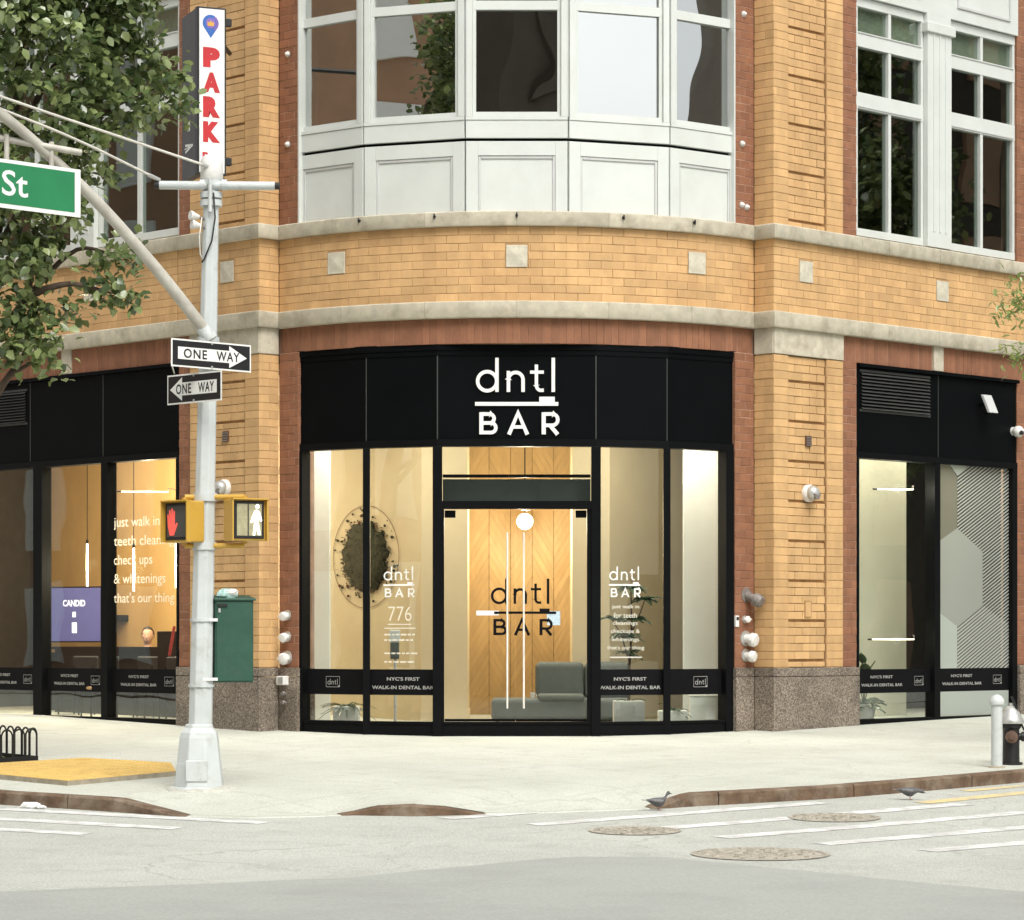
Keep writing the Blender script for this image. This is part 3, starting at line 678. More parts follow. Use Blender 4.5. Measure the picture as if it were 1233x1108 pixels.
for i, p in enumerate(SV):
    wdt = .05 if i in (0, 5) else (.045 if i in (1, 4) else .06)
    fr = Fr((p[0] - 1, p[1]), (p[0], p[1]))
    if i == 0: MB().fbox(SF[0], .0, .085, -.12, .05, .02, Z_F0 - .036).build('mullion', 'black_frame', B)
    elif i == 5: MB().fbox(SF[4], SF[4].L - .17, SF[4].L, -.12, .05, .02, Z_F0 - .036).build('mullion', 'black_frame', B)
    else: MB().fbox(fr, 1 - wdt, 1 + wdt, -.11, .052, -.2, Z_F0 - .036).build('mullion', 'black_frame', B, bevel=.004)
def pane(fr, t0, t1, z0, z1, d=-.05, m='shop_glass', parent=None, th=.012):
    return fbx('glass_pane', m, parent or B, fr, t0, t1, d - th, d, z0, z1)
def vinyl_rect(name, m, parent, fr, t0, t1, z0, z1, d=-.048): return MB().add([fr.P(t0, d, z0), fr.P(t1, d, z0), fr.P(t1, d, z1), fr.P(t0, d, z1)], [(0, 1, 2, 3)]).build(name, m, parent)
def mini_logo(mb, fr, tc, zc, k, d=-.046):
    put_strokes(mb, logo_strokes(False), fr, tc, zc, k, d, oy=-350)
    for a in ([(60, -60), (1120, -60)], [(60, -700), (1120, -700)], [(60, -60), (60, -700)], [(1120, -60), (1120, -700)]): put_strokes(mb, [(a, 24, False)], fr, tc, zc, k, d, oy=-380)
    put_strokes(mb, [rect2(1000, 1110, -690, -600)], fr, tc, zc, k, d, oy=-380)
def print_line(s, fr, t0, t1, d, z0, z1, bold, parent):
    mb = MB(); put_text(mb, s, fr, t0, t1, d, z0, z1, bold); return mb.build('window_print', 'print_veil', parent)
VB0, VB1 = .525, .855
bayp = []
for i in (0, 1, 3, 4):
    fr = SF[i]; e0, e1 = (.06 if i == 0 else .03), (fr.L - .10 if i == 4 else fr.L - .03)
    gp = pane(fr, e0, e1, .18, Z_F0 - .02); bayp.append(gp)
    vinyl_rect('vinyl_band', 'print_black', gp, fr, e0, e1, VB0, VB1)
    if i in (0, 4):
        mb = MB(); mini_logo(mb, fr, fr.L * (.47 if i == 0 else .53), .69, .00021); mb.build('window_logo', 'print_veil', gp, kind='stuff')
    else:
        print_line("NYC'S FIRST", fr, fr.L * .27, fr.L * .73, -.046, .71, .755, .02, gp); print_line('WALK-IN DENTAL BAR', fr, fr.L * .06, fr.L * .93, -.046, .60, .645, .02, gp)
        mb = MB()
        S = logo_strokes(); k = .00050; tc, zc = fr.L * (.44 if i == 1 else .42), 1.98
        put_strokes(mb, [(p_, w_ * 1.0, c_) for p_, w_, c_ in S], fr, tc, zc, k, -.046); put_strokes(mb, [([(160, -648), (1015, -648)], 44, False), rect2(820, 978, -632, -575)], fr, tc, zc, k, -.046)
        if i == 1:
            mb.build('window_logo', 'print_white', gp, kind='stuff'); mb = MB(); print_line('776', fr, tc - .145, tc + .175, -.046, 1.475, 1.66, -.012, gp)
            for z_, a, b2 in ((1.425, -.15, .17), (1.375, -.2, .23)): vv = MB(); mb.add([fr.P(tc + a, -.046, z_), fr.P(tc + b2, -.046, z_), fr.P(tc + b2, -.046, z_ + .013), fr.P(tc + a, -.046, z_ + .013)], [(0, 1, 2, 3)])
            for z_ in (1.29, 1.22, 1.05, .94):
                x = tc - .2
                while x < tc + .2:
                    l = random.uniform(.03, .09); mb.add([fr.P(x, -.046, z_), fr.P(x + l, -.046, z_), fr.P(x + l, -.046, z_ + .02), fr.P(x, -.046, z_ + .02)], [(0, 1, 2, 3)]); x += l + .02
        else:
            mb.build('window_logo', 'print_white', gp, kind='stuff'); mb = MB()
            for j, (s, a, b2) in enumerate((('just walk in', -.17, .2), ('for teeth', -.15, .17), ('cleanings', -.16, .18), ('checkups &', -.19, .21), ('whitenings', -.18, .2), ("that's our thing", -.24, .27))):
                print_line(s, fr, tc + a, tc + b2, -.046, 1.62 - j * .105, 1.685 - j * .105, .01, gp)
            mb.add([fr.P(tc - .2, -.046, 1.0), fr.P(tc + .24, -.046, 1.0), fr.P(tc + .24, -.046, 1.018), fr.P(tc - .2, -.046, 1.018)], [(0, 1, 2, 3)])
        mb.build('window_rule', 'print_veil', gp, kind='stuff')
# entrance: head bar, transom, two glass leaves
fc = SF[2]; W2 = fc.L
fbx('door_head', 'black_frame', B, fc, .055, W2 - .055, -.12, .05, 2.90, 3.0)
fbx('door_jamb', 'black_frame', B, fc, .055, .085, -.10, .03, .19, 2.895); fbx('door_jamb', 'black_frame', B, fc, W2 - .115, W2 - .055, -.10, .03, .19, 2.895)
pane(fc, .06, W2 - .06, 3.0, Z_F0 - .03)
DL, DR = .09, W2 - .12; DC = (DL + DR) / 2
for s, (a, b2) in enumerate(((DL, DC - .004), (DC + .004, DR))):
    dg = fbx('door', 'door_glass', B, fc, a, b2, -.062, -.048, .20, 2.885)
    hx = DC + (-.105 if s == 0 else .105)
    h = MB().tube([fc.P(hx, .03, .36), fc.P(hx, .03, 2.60)], .0125, 10)
    for z in (.62, 1.5, 2.4): h.tube([fc.P(hx, .03, z), fc.P(hx, -.05, z)], .009, 8)
    h.build('handle', 'steel_bar', dg, smooth='auto')
    pf = (a, a + .14) if s == 0 else (b2 - .14, b2); fbx('patch_fitting', 'black_frame', dg, fc, *pf, -.075, -.035, 2.79, 2.884)
    fbx('bottom_rail', 'black_frame', dg, fc, a, b2, -.07, -.04, .192, .225)
    mb = MB(); S = [(p_, w_, c_) for p_, w_, c_ in logo_strokes()]; k = .00092; tc, zc = DC + .07, 1.66
    S.append(([(215, -648), (1075, -648)], 34, False)); S.append(rect2(845, 985, -632, -590))
    # each leaf carries the strokes that lie on it
    mine = [q for q in S if (sum(p_[0] for p_ in q[0]) / len(q[0]) - 588) * k + tc < DC] if s == 0 else [q for q in S if (sum(p_[0] for p_ in q[0]) / len(q[0]) - 588) * k + tc >= DC]
    put_strokes(mb, mine, fc, tc, zc, k, -.045); mb.build('door_print', 'print_black', dg, kind='stuff')
    if s == 0: vinyl_rect('push_plate', 'print_white', dg, fc, DC - .50, DC - .21, 1.545, 1.605, -.044)
    else: vinyl_rect('sticker', 'sticker_blue', dg, fc, DC + .40, DC + .57, 1.42, 1.60, -.043)
# lettering on the fascia
sg_ = thing('shop_sign', fc.P(W2 / 2, .03, 4.0), 'white raised shop lettering with toothbrush underline on the black fascia', 'sign')
S = logo_strokes(); kk = 1.06 / 855; tc, zc = W2 / 2 + .0, 4.345
names = ['letter'] * 4 + ['letter'] * 3
groups = [S[0:2], S[2:4], S[4:6], S[6:7], S[7:10], S[10:12], S[12:15]]
for gq in groups:
    mb = MB(); put_strokes(mb, gq, fc, tc, zc, kk, .02, .045); mb.build('letter', 'sign_white', sg_)
mb = MB(); put_strokes(mb, [([(160, -648), (1015, -648)], 38, False)], fc, tc, zc, kk, .02, .045); ul = mb.build('underline', 'sign_white', sg_)
mb = MB(); put_strokes(mb, [rect2(820, 978, -629, -575)], fc, tc, zc, kk, .02, .043); mb.build('brush_head', 'print_white', sg_)

# side shopfronts
def side_front(fr, t0, t1, mull, joints, louver):
    fbx('fascia_cap', 'black_metal', B, fr, t0, t1, -.06, .03, Z_F1 - .01, 4.965)
    js = [t0] + joints + [t1]
    for a, b2 in zip(js[:-1], js[1:]): fbx('fascia_panel', 'black_metal', B, fr, a + .007, b2 - .007, -.1, -.03, Z_F0 + .05, Z_F1 - .012, bevel=.003)
    for j in joints: fbx('fascia_seam', 'seam_metal', B, fr, j - .0068, j + .0068, -.1, -.026, Z_F0 + .05, Z_F1 - .012)
    fbx('head_rail', 'black_frame', B, fr, t0, t1, -.2, -.01, Z_F0 - .04, Z_F0 + .048)
    fbx('sill_base', 'black_frame', B, fr, t0, t1, -.2, -.02, -.2, .125); fbx('sill_rail', 'black_frame', B, fr, t0, t1, -.19, -.01, .127, .155)
    for a, b2 in mull: fbx('mullion', 'black_frame', B, fr, a, b2, -.18, -.012, .156, Z_F0 - .041)
    ps = []
    for (a, b2), (c, d_) in zip(mull[:-1], mull[1:]):
        gp = pane(fr, b2 - .01, c + .01, .15, Z_F0 - .03, d=-.09); ps.append((gp, b2, c)); vinyl_rect('vinyl_band', 'print_black', gp, fr, b2 - .005, c + .005, .505, .83, -.087)
    a, b2, z0, z1 = louver
    lv = fbx('louver', 'black_frame', B, fr, a, b2, -.06, -.026, z0, z1)
    fbx('louver_frame', 'louver_metal', lv, fr, a - .03, b2 + .03, -.028, -.018, z1, z1 + .03); fbx('louver_frame', 'louver_metal', lv, fr, a - .03, b2 + .03, -.028, -.018, z0 - .03, z0)
    n = 11
    for i in range(n):
        z = z0 + (z1 - z0) * (i + .1) / n; h = (z1 - z0) / n
        MB().hexa([fr.P(t, d_ + e_, zz) for t in (a, b2) for d_, zz in ((-.024, z + h * .55), (.004, z)) for e_ in (0, .006)]).build('slat', 'louver_metal', lv)
    return ps
psR = side_front(FR, 1.768, 5.475, [(1.768, 1.81), (3.50, 3.63), (5.36, 5.475), ], [3.60], (1.86, 3.38, 4.35, 4.86))
for gp, a, b2 in psR:
    mb = MB(); L_ = b2 - a; print_line("NYC'S FIRST", FR, a + L_ * .2, a + L_ * .49, -.084, .705, .745, .02, gp); print_line('WALK-IN DENTAL BAR', FR, a + L_ * .08, a + L_ * .62, -.084, .595, .635, .02, gp)
    mini_logo(mb, FR, a + L_ * .84, .665, .00019, -.084); mb.build('window_logo', 'print_veil', gp, kind='stuff')
psL = side_front(FL, -7.62, -1.708, [(-7.62, -7.5), (-6.62, -6.50), (-5.03, -4.82), (-3.43, -3.29), (-1.75, -1.708)], [-6.75, -5.12, -3.40], (-6.5, -5.22, 4.35, 4.80))
for gp, a, b2 in psL[:]:
    mb = MB(); L_ = b2 - a; print_line("NYC'S FIRST", FL, a + L_ * .26, a + L_ * .55, -.084, .705, .745, .02, gp); print_line('WALK-IN DENTAL BAR', FL, a + L_ * .14, a + L_ * .66, -.084, .595, .635, .02, gp)
    mini_logo(mb, FL, a + L_ * .84, .665, .00019, -.084); mb.build('window_logo', 'print_veil', gp, kind='stuff')
gp, a, b2 = psL[3]
for j, (s, e_) in enumerate((('just walk in', 1.02), ('teeth cleanings', 1.42), ('check ups', .86), ('& whitenings', 1.15), ("that's our thing", 1.34))):
    z = 2.80 - j * .262; print_line(s, FL, a + .06, a + .06 + e_, -.086, z - .05, z + .13, .0, gp)
# geometric film on the far right pane
gp, a, b2 = psR[1]
def pv(x, y): return (a + (x - 348) / 270 * (b2 - a), 3.70 - (y - 50) / 768 * 2.87)
def film(name, m, pts, d=-.086): MB().add([FR.P(*((pv(*p)[0], d, pv(*p)[1]))) for p in pts], [tuple(range(len(pts)))]).build(name, m, gp)
film('window_film', 'vinyl_tint', [(348, 45), (390, 45), (425, 95), (425, 290), (348, 350)])
film('window_film', 'vinyl_frost', [(348, 350), (425, 290), (520, 375), (520, 580), (425, 660), (348, 600)])
film('window_film', 'vinyl_frost_light', [(348, 600), (425, 660), (425, 818), (348, 818)])
film('window_film', 'vinyl_frost_light', [(392, 45), (470, 45), (427, 93)])
def stripes(poly, d=-.084, step=13.5, wd=6.5):
    import mathutils
    mb = MB(); s = -2000
    def clip(pl, f):
        out = []
        for i in range(len(pl)):
            p, q = pl[i], pl[(i + 1) % len(pl)]; fp, fq = f(p), f(q)
            if fp >= 0: out.append(p)
            if fp * fq < 0: k = fp / (fp - fq); out.append((p[0] + (q[0] - p[0]) * k, p[1] + (q[1] - p[1]) * k))
        return out
    for i in range(300):
        c0 = 300 + i * step; c = clip(clip(poly, lambda p: p[0] * .85 + p[1] - c0), lambda p: c0 + wd - p[0] * .85 - p[1])
        if len(c) >= 3: mb.add([FR.P(pv(*p)[0], d, pv(*p)[1]) for p in c], [tuple(range(len(c)))])
    mb.build('striped_film', 'vinyl_stripe', gp)
stripes([(425, 95), (470, 45), (618, 45), (618, 310), (520, 375), (425, 290)]); stripes([(520, 375), (618, 310), (618, 650), (520, 580)]); stripes([(425, 660), (520, 580), (618, 650), (618, 818), (425, 818)], wd=8.5)
film('window_film', 'vinyl_frost_light', [(348, 905), (618, 905), (618, 995), (348, 995)])

# ---- upper bay windows
UV = [(x + X0, y) for x, y in ((-2.90, 37.52), (-1.95, 36.78), (-.65, 36.32), (.65, 36.32), (1.95, 36.78), (2.90, 37.52))]
UF = [Fr(UV[i], UV[i + 1]) for i in range(5)]
for i, fr in enumerate(UF):
    L_ = fr.L
    sp = fbx('spandrel_panel', 'white_metal', B, fr, .006, L_ - .006, -.08, 0, Z_UC1 - .02, 7.555)
    mg = .16
    mb = MB().fbox(fr, .008, mg, 0, .028, Z_UC1 - .01, 7.55).fbox(fr, L_ - mg, L_ - .008, 0, .028, Z_UC1 - .01, 7.55).fbox(fr, mg, L_ - mg, 0, .0275, 7.37, 7.55); mb.build('panel_frame', 'white_metal', sp, bevel=.004)
    mm_ = MB()
    for t0, t1, z0, z1 in ((mg + .001, mg + .035, Z_UC1, 7.369), (L_ - mg - .035, L_ - mg - .001, Z_UC1, 7.369)): mm_.fbox(fr, t0, t1, 0, .016, z0, z1)
    mm_.fbox(fr, mg + .036, L_ - mg - .036, 0, .0158, 7.33, 7.369); mm_.build('panel_moulding', 'grey_metal', sp, bevel=.006)
    fbx('apron', 'white_metal', B, fr, .005, L_ - .005, -.08, .04, 7.59, 7.815, bevel=.004)
    wf = fbx('window_sill', 'white_metal', B, fr, .004, L_ - .004, -.1, .05, 7.818, 7.86)
    wd_ = MB().fbox(fr, .09, L_ - .09, -.07, .01, 7.862, 7.925).fbox(fr, .09, L_ - .09, -.07, .01, 9.22, 9.335).fbox(fr, .09, L_ - .09, -.07, .01, 10.4, 10.5)
    wd_.fbox(fr, .09, .135, -.07, .008, 7.926, 9.219).fbox(fr, L_ - .135, L_ - .09, -.07, .008, 7.926, 9.219).fbox(fr, .09, .135, -.07, .008, 9.336, 10.4).fbox(fr, L_ - .135, L_ - .09, -.07, .008, 9.336, 10.4)
    win = wd_.build('window', 'white_metal', B)
    fbx('window_pane', 'upper_glass', win, fr, .12, L_ - .12, -.045, -.035, 7.90, 9.24); fbx('window_pane', 'upper_glass', win, fr, .12, L_ - .12, -.045, -.035, 9.32, 10.42)
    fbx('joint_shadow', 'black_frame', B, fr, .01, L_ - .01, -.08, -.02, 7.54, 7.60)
    if i in (0, 2, 4):
        fbx('roller_shade', 'shade_olive', win, fr, .1, L_ - .1, -.16, -.15, 9.28 if i == 2 else 8.98, 10.5)
for i, p in enumerate(UV):
    if i in (0, 5):
        fr = UF[0 if i == 0 else 4]; a, b2 = (0.0, .10) if i == 0 else (fr.L - .10, fr.L); fbx('mullion', 'white_metal', B, fr, a, b2, -.12, .03, 7.862, 11); continue
    for sdn, fr, a in ((-1, UF[i - 1], UF[i - 1].L), (1, UF[i], 0)):
        t0, t1 = (a - .088, a - .008) if sdn < 0 else (a + .008, a + .088); fbx('mullion', 'white_metal', B, fr, t0, t1, -.1, .045, 7.862, 11, bevel=.004)
    fr = Fr((p[0] - 1, p[1]), p); fbx('mullion', 'grey_metal', B, fr, .99, 1.01, -.1, .015, 7.862, 11)
for fr, a, b2 in ((UF[0], -.30, .0), (UF[4], UF[4].L, UF[4].L + .30)): fbx('reveal_filler', 'white_metal', B, fr, a, b2, -.4, -.05, Z_UC1 - .02, 11)
arc_wall('jamb_lining', 'white_metal', TS - .022, TS + .003, -.34, .004, Z_UC1, 11, 2); arc_wall('jamb_lining', 'white_metal', -TS - .003, -TS + .022, -.34, .004, Z_UC1, 11, 2)
for fr in UF: fbx('head_panel', 'white_metal', B, fr, .004, fr.L - .004, -.1, .03, 10.5, 11.2)
# ---- upper side windows
def upper_side(fr, t0, t1, mid, flip):
    def one(a, b2):
        win = MB(); m_ = (a + b2) / 2; D0, D1 = -.16, -.05
        for z0, z1 in ((6.70, 6.80), (8.42, 8.64), (9.26, 9.46), (9.80, 9.92)): win.fbox(fr, a, b2, D0, D1, z0, z1)
        for z0, z1 in ((6.801, 8.419), (8.641, 9.259), (9.461, 9.799)):
            for t_0, t_1 in ((a, a + .05), (b2 - .05, b2), (m_ - .03, m_ + .03)): win.fbox(fr, t_0, t_1, D0, D1 - .006, z0, z1)
        w_ = win.build('window', 'white_metal', B)
        fbx('sash_rail', 'grey_metal', w_, fr, a + .05, b2 - .05, D1 - .001, D1 + .012, 8.44, 8.455); fbx('sash_rail', 'grey_metal', w_, fr, a + .05, b2 - .05, D1 - .001, D1 + .012, 9.44, 9.452)
        for z0, z1 in ((6.78, 8.44), (8.62, 9.28), (9.44, 9.82)):
            for t_0, t_1 in ((a + .04, m_ - .02), (m_ + .02, b2 - .04)): fbx('window_pane', 'side_glass', w_, fr, t_0, t_1, -.115, -.105, z0, z1)
        for t_0, t_1 in ((a + .04, m_ - .02), (m_ + .02, b2 - .04)): fbx('window_blind', 'shade_grey', w_, fr, t_0, t_1, -.16, -.15, 9.40, 9.84)
    one(t0 + .01, mid[0] - .01); one(mid[1] + .01, t1 - .01)
    pil = fbx('window_pilaster', 'white_metal', B, fr, mid[0], mid[1], -.16, .02, 6.69, 9.80, bevel=.006)
    mb = MB()
    for k in range(3): c = mid[0] + (mid[1] - mid[0]) * (k + 1) / 4; mb.fbox(fr, c - .018, c + .018, .02, .032, 6.9, 9.7)
    mb.build('fluting', 'white_metal', pil, bevel=.005); fbx('pilaster_cap', 'white_metal', pil, fr, mid[0] - .05, mid[1] + .05, -.1, .06, 9.66, 9.80, bevel=.012)
    fbx('pilaster_head', 'white_metal', B, fr, mid[0], mid[1], -.16, .004, 9.802, 9.928)
    sp = fbx('spandrel_panel', 'white_metal', B, fr, t0, t1, -.16, .0, 9.93, 11.0)
    for a, b2 in ((t0 + .2, mid[0] - .15), (mid[1] + .15, t1 - .2)):
        MB().fbox(fr, a, b2, 0, .02, 10.10, 10.13).fbox(fr, a, b2, 0, .02, 10.8, 10.83).fbox(fr, a, a + .03, 0, .019, 10.131, 10.799).fbox(fr, b2 - .03, b2, 0, .019, 10.131, 10.799).build('panel_moulding', 'grey_metal', sp)
upper_side(FR, 1.77, 5.475, (3.30, 3.85), False); upper_side(FL, -5.95, -1.71, (-4.10, -3.55), True)

# ---- inside: floors, ceilings, walls of the rooms behind the glass
outline = [FL.P(-TR, -.31, 0), FL.P(-.4, -.31, 0)] + [bay.P(t, -.31, 0) for t in np.linspace(-TE + .1, TE - .1, 14)] + [FR.P(.4, -.31, 0), FR.P(TR, -.31, 0), Vector((4.5, 51, 0)), Vector((-4.5, 51, 0))]
inn = [Vector((p[0], p[1] + .13, 0)) for p in SV]
out2 = [FL.P(-TR, -.2, 0), FL.P(-1.2, -.2, 0)] + inn + [FR.P(1.2, -.2, 0), FR.P(TR, -.2, 0), Vector((4.5, 51, 0)), Vector((-4.5, 51, 0))]
def slab(name, m, pts, z0, z1): return MB().prism([(p.x, p.y, z0) for p in pts], (0, 0, z1 - z0)).build(name, m, B)
slab('interior_floor', 'floor_grey', out2, -.1, .10); slab('ceiling', 'ceiling_white', out2, 4.72, 4.8)
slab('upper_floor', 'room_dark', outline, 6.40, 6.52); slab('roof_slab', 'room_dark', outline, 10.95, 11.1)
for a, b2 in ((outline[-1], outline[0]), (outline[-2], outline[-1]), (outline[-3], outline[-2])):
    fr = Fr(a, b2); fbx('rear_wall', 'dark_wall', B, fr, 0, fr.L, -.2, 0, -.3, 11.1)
MB().prism([(p.x, p.y, 11.12) for p in outline], (0, 0, 4)).build('upper_storeys', 'buff_brick', B)
def wallbox(name, m, A, C, z0=.1, z1=4.72, th=.1):
    fr = Fr(A, C); return fbx(name, m, B, fr, 0, fr.L, -th, 0, z0, z1)
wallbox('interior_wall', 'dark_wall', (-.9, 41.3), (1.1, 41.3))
for x0, x1 in ((-1.25, -.61), (.83, 1.35)):
    MB().box(x0, x1, 39.5, 41.2, .1, 4.72).build('interior_pillar', 'trim_cream', B, bevel=.01)
    MB().box(x0 - .01, x1 + .012, 39.485, 41.0, .1, .26).build('skirting', 'trim_cream', B)
WLa = Vector((-1.24, 39.55)); WRa = Vector((1.34, 39.55))
def along(p, dx, s): return Vector((p.x + dx * Q * s, p.y + Q * s))
wallbox('interior_wall', 'wall_tan', along(WLa, -1, 3.6), WLa); wallbox('interior_wall', 'wall_tan', WRa, along(WRa, 1, 2.9))
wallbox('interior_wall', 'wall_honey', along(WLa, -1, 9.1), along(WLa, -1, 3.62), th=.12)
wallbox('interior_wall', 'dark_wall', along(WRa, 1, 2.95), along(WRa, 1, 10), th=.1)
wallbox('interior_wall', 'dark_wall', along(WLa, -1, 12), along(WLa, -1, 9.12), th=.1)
# pale partition close behind the right-hand window and the two white columns beside the bay
pa, pb = FR.P(1.2, -1.15, 0), FR.P(4.35, -1.15, 0); wallbox('interior_wall', 'wall_pale', (pa.x, pa.y), (pb.x, pb.y))
MB().box(-2.76, -2.45, 38.55, 38.75, .1, 4.72).build('interior_column', 'wall_white', B, bevel=.01); MB().box(2.31, 2.84, 38.6, 38.8, .1, 4.72).build('interior_column', 'wall_white', B, bevel=.01)
fr = Fr(SV[2], SV[3]); fbx('soffit_panel', 'soffit', B, fr, .06, fr.L - .06, -.42, -.36, 3.0, 3.30); fbx('soffit_rail', 'black_frame', B, fr, .06, fr.L - .06, -.40, -.34, 3.32, 3.36)
# chevron planks on the rear wall
mb = MB(); cw = .31; hgt = .155; rise = .52
for ci, x in enumerate(np.arange(-.64, .86, cw)):
    x1 = min(x + cw, .86); sl = rise if ci % 2 == 0 else -rise; z = -.7
    while z < 5.0:
        za = lambda xx: z + sl * ((xx - x) / cw) + (0 if sl > 0 else rise)
        pts = [(x + .003, za(x)), (x1 - .003, za(x1)), (x1 - .003, za(x1) + hgt - .004), (x + .003, za(x) + hgt - .004)]
        pts = [(a, min(max(b2, .1), 4.7)) for a, b2 in pts]
        if pts[2][1] > pts[1][1] + .002 or pts[3][1] > pts[0][1] + .002: mb.prism([(a, 41.18 - random.uniform(0, .006), b2) for a, b2 in pts], (0, .05, 0))
        z += hgt
mb.build('chevron_planks', 'wood_plank', B, kind='stuff', fix=False)

# ------------------------------------------------------------------ furniture and lamps inside
def lamp_light(parent, loc, power, size, col=(1, .88, .68), name='bulb', spot=None):
    ld = bpy.data.lights.new(name, 'POINT'); ld.energy = power; ld.shadow_soft_size = size; ld.color = col
    return link(bpy.data.objects.new(name, ld), parent, loc)
p = at(632, 628, 40.2)
gl = thing('globe_lamp', (p.x, p.y, p.z), 'lit round globe lamp hanging inside above the entrance', 'lamp')
MB().ball(p, .115, 20).build('globe', 'lamp_glow', gl, smooth=True); MB().tube([(p.x, p.y, p.z + .11), (p.x, p.y, 4.72)], .008, 6).build('cord', 'black_frame', gl)
lamp_light(gl, (p.x, p.y - .25, p.z - .05), 95, .12)
def tube_lamp(px, py0, py1, D, label, power=26, horiz=None, col=(1, .83, .58)):
    a = at(px, py0, D); b2 = at(px, py1, D)
    if horiz: b2 = a + Vector(horiz)
    t = thing('tube_lamp', (b2.x, b2.y, min(a.z, b2.z)), label, 'lamp', 'lit tube lamps inside the shop')
    MB().tube([a, b2], .015 if not horiz else .009, 10).build('glow_tube', 'tube_glow', t, smooth='auto')
    MB().tube([a, a + (a - b2).normalized() * .06], .02 if not horiz else .012, 10).build('cap', 'black_frame', t)
    if not horiz: MB().tube([a, (a.x, a.y, 4.72)], .006, 6).build('cord', 'black_frame', t)
    else:
        MB().tube([b2, (b2.x, b2.y, b2.z + .05), (b2.x + .05, b2.y + .5, b2.z + .06)], .007, 6).build('wall_arm', 'cap_grey', t)
    m_ = (a + b2) / 2; lamp_light(t, (m_.x + .06, m_.y - .12, m_.z), power, .08, col)
tube_lamp(105, 655, 706, 41.6, 'lit vertical tube lamp hanging above the purple screen', 85)
tube_lamp(161, 660, 712, 41.2, 'lit vertical tube lamp behind the window lettering, middle of three', 85)
tube_lamp(212, 650, 708, 41.0, 'lit vertical tube lamp at the edge of the red brick jamb', 50)
tube_lamp(146, 592, 0, 41.0, 'lit horizontal tube lamp near the ceiling left of the pole', 18, horiz=(.66, .1, 0))
tube_lamp(1056, 589, 0, 39.8, 'lit horizontal tube lamp high behind the right window', 20, horiz=(.52, .12, .0), col=(1, .92, .75))
tube_lamp(1050, 770, 0, 39.7, 'lit horizontal tube lamp low behind the right window', 7, horiz=(.6, .12, .0), col=(1, .92, .75))
def added_ceiling_lamp(x, y, label, power, col=(1, .92, .78), w_=.9):  # hidden above the fascia; added to brighten the rooms behind the glass
    t = thing('added_ceiling_lamp', (x, y, 4.6), label, 'lamp', 'unseen ceiling lamps added to light the shop')
    MB().box(x - w_ / 2, x + w_ / 2, y - .12, y + .12, 4.66, 4.72).build('housing', 'cap_white', t); MB().box(x - w_ / 2 + .02, x + w_ / 2 - .02, y - .1, y + .1, 4.652, 4.659).build('diffuser', 'tube_glow', t)
    ld = bpy.data.lights.new('lamp_light', 'AREA'); ld.shape = 'RECTANGLE'; ld.size = w_; ld.size_y = .2; ld.energy = power; ld.color = col; link(bpy.data.objects.new('lamp_light', ld), t, (x, y, 4.64))
added_ceiling_lamp(-1.75, 37.95, 'added unseen ceiling lamp above the left bay windows inside', 88); added_ceiling_lamp(1.9, 37.95, 'added unseen ceiling lamp above the right bay windows inside', 85); added_ceiling_lamp(.05, 38.3, 'added unseen ceiling lamp above the entrance inside', 9)
added_ceiling_lamp(-4.5, 40.6, 'added unseen ceiling lamp in the left room near the pole', 95, (1, .85, .62), 1.4); added_ceiling_lamp(-6.1, 42.2, 'added unseen ceiling lamp in the left room above the screen', 95, (1, .85, .62), 1.4)
added_ceiling_lamp(5.2, 39.9, 'added unseen ceiling lamp behind the right street window', 34, (1, .92, .76)); added_ceiling_lamp(6.3, 41.0, 'added unseen ceiling lamp behind the patterned window film', 40, (1, .92, .76))

def plant_leaves(mb, c, n, ln, wd, up=.6, spread=1.0, droop=.5, sd=0):
    rnd = random.Random(sd)
    for i in range(n):
        a = rnd.uniform(0, 2 * math.pi); el = rnd.uniform(.15, 1.2) * up; l = ln * rnd.uniform(.6, 1.1)
        d = Vector((math.cos(a) * spread, math.sin(a) * spread, el)).normalized(); s = d.cross(Vector((0, 0, 1))).normalized(); pts = []
        for k in range(5):
            u = k / 4; p_ = Vector(c) + d * l * u - Vector((0, 0, 1)) * droop * l * u * u; ww = wd * math.sin(math.pi * (.12 + .85 * u)); pts.append((p_ - s * ww / 2, p_ + Vector((0, 0, wd * .15)), p_ + s * ww / 2))
        mb.add([q for tr in pts for q in tr], [f_ for k in range(4) for f_ in ((3 * k, 3 * k + 1, 3 * k + 4, 3 * k + 3), (3 * k + 1, 3 * k + 2, 3 * k + 5, 3 * k + 4))])
def pot_plant(p, label, r, h, m='pot_white', square=False, leaf=(26, .35, .07, .7), group='potted plants inside the shop', sd=1):
    t = thing('potted_plant', p, label, 'plant', group); p = Vector(p)
    if square: MB().box(p.x - r, p.x + r, p.y - r, p.y + r, p.z, p.z + h).build('pot', m, t, bevel=.012)
    else: MB().lathe(p, [(r * .72, 0), (r * .78, .01), (r, h * .9), (r, h), (r * .9, h), (r * .88, h * .93)], 20).build('pot', m, t, smooth='auto')
    MB().lathe((p.x, p.y, p.z + h * .9), [(r * .86, 0), (r * .8, .012), (.01, .016)], 16).build('soil', 'soil', t)
    mb = MB(); plant_leaves(mb, (p.x, p.y, p.z + h * .92), leaf[0], leaf[1], leaf[2], leaf[3], sd=sd); mb.build('leaves', 'leaf_plant', t, fix=False)
    return t
FZ = .10
pot_plant((-2.18, 37.75, FZ), 'spiky plant in white pot behind the leftmost bay window', .17, .26, square=True, leaf=(34, .42, .045, .55))
pot_plant((1.52, 37.35, FZ), 'tall leafy plant in white square pot right of the entrance', .20, .34, square=True, leaf=(10, .3, .06, .7), sd=4)
tp = bpy.data.objects['potted_plant.001']
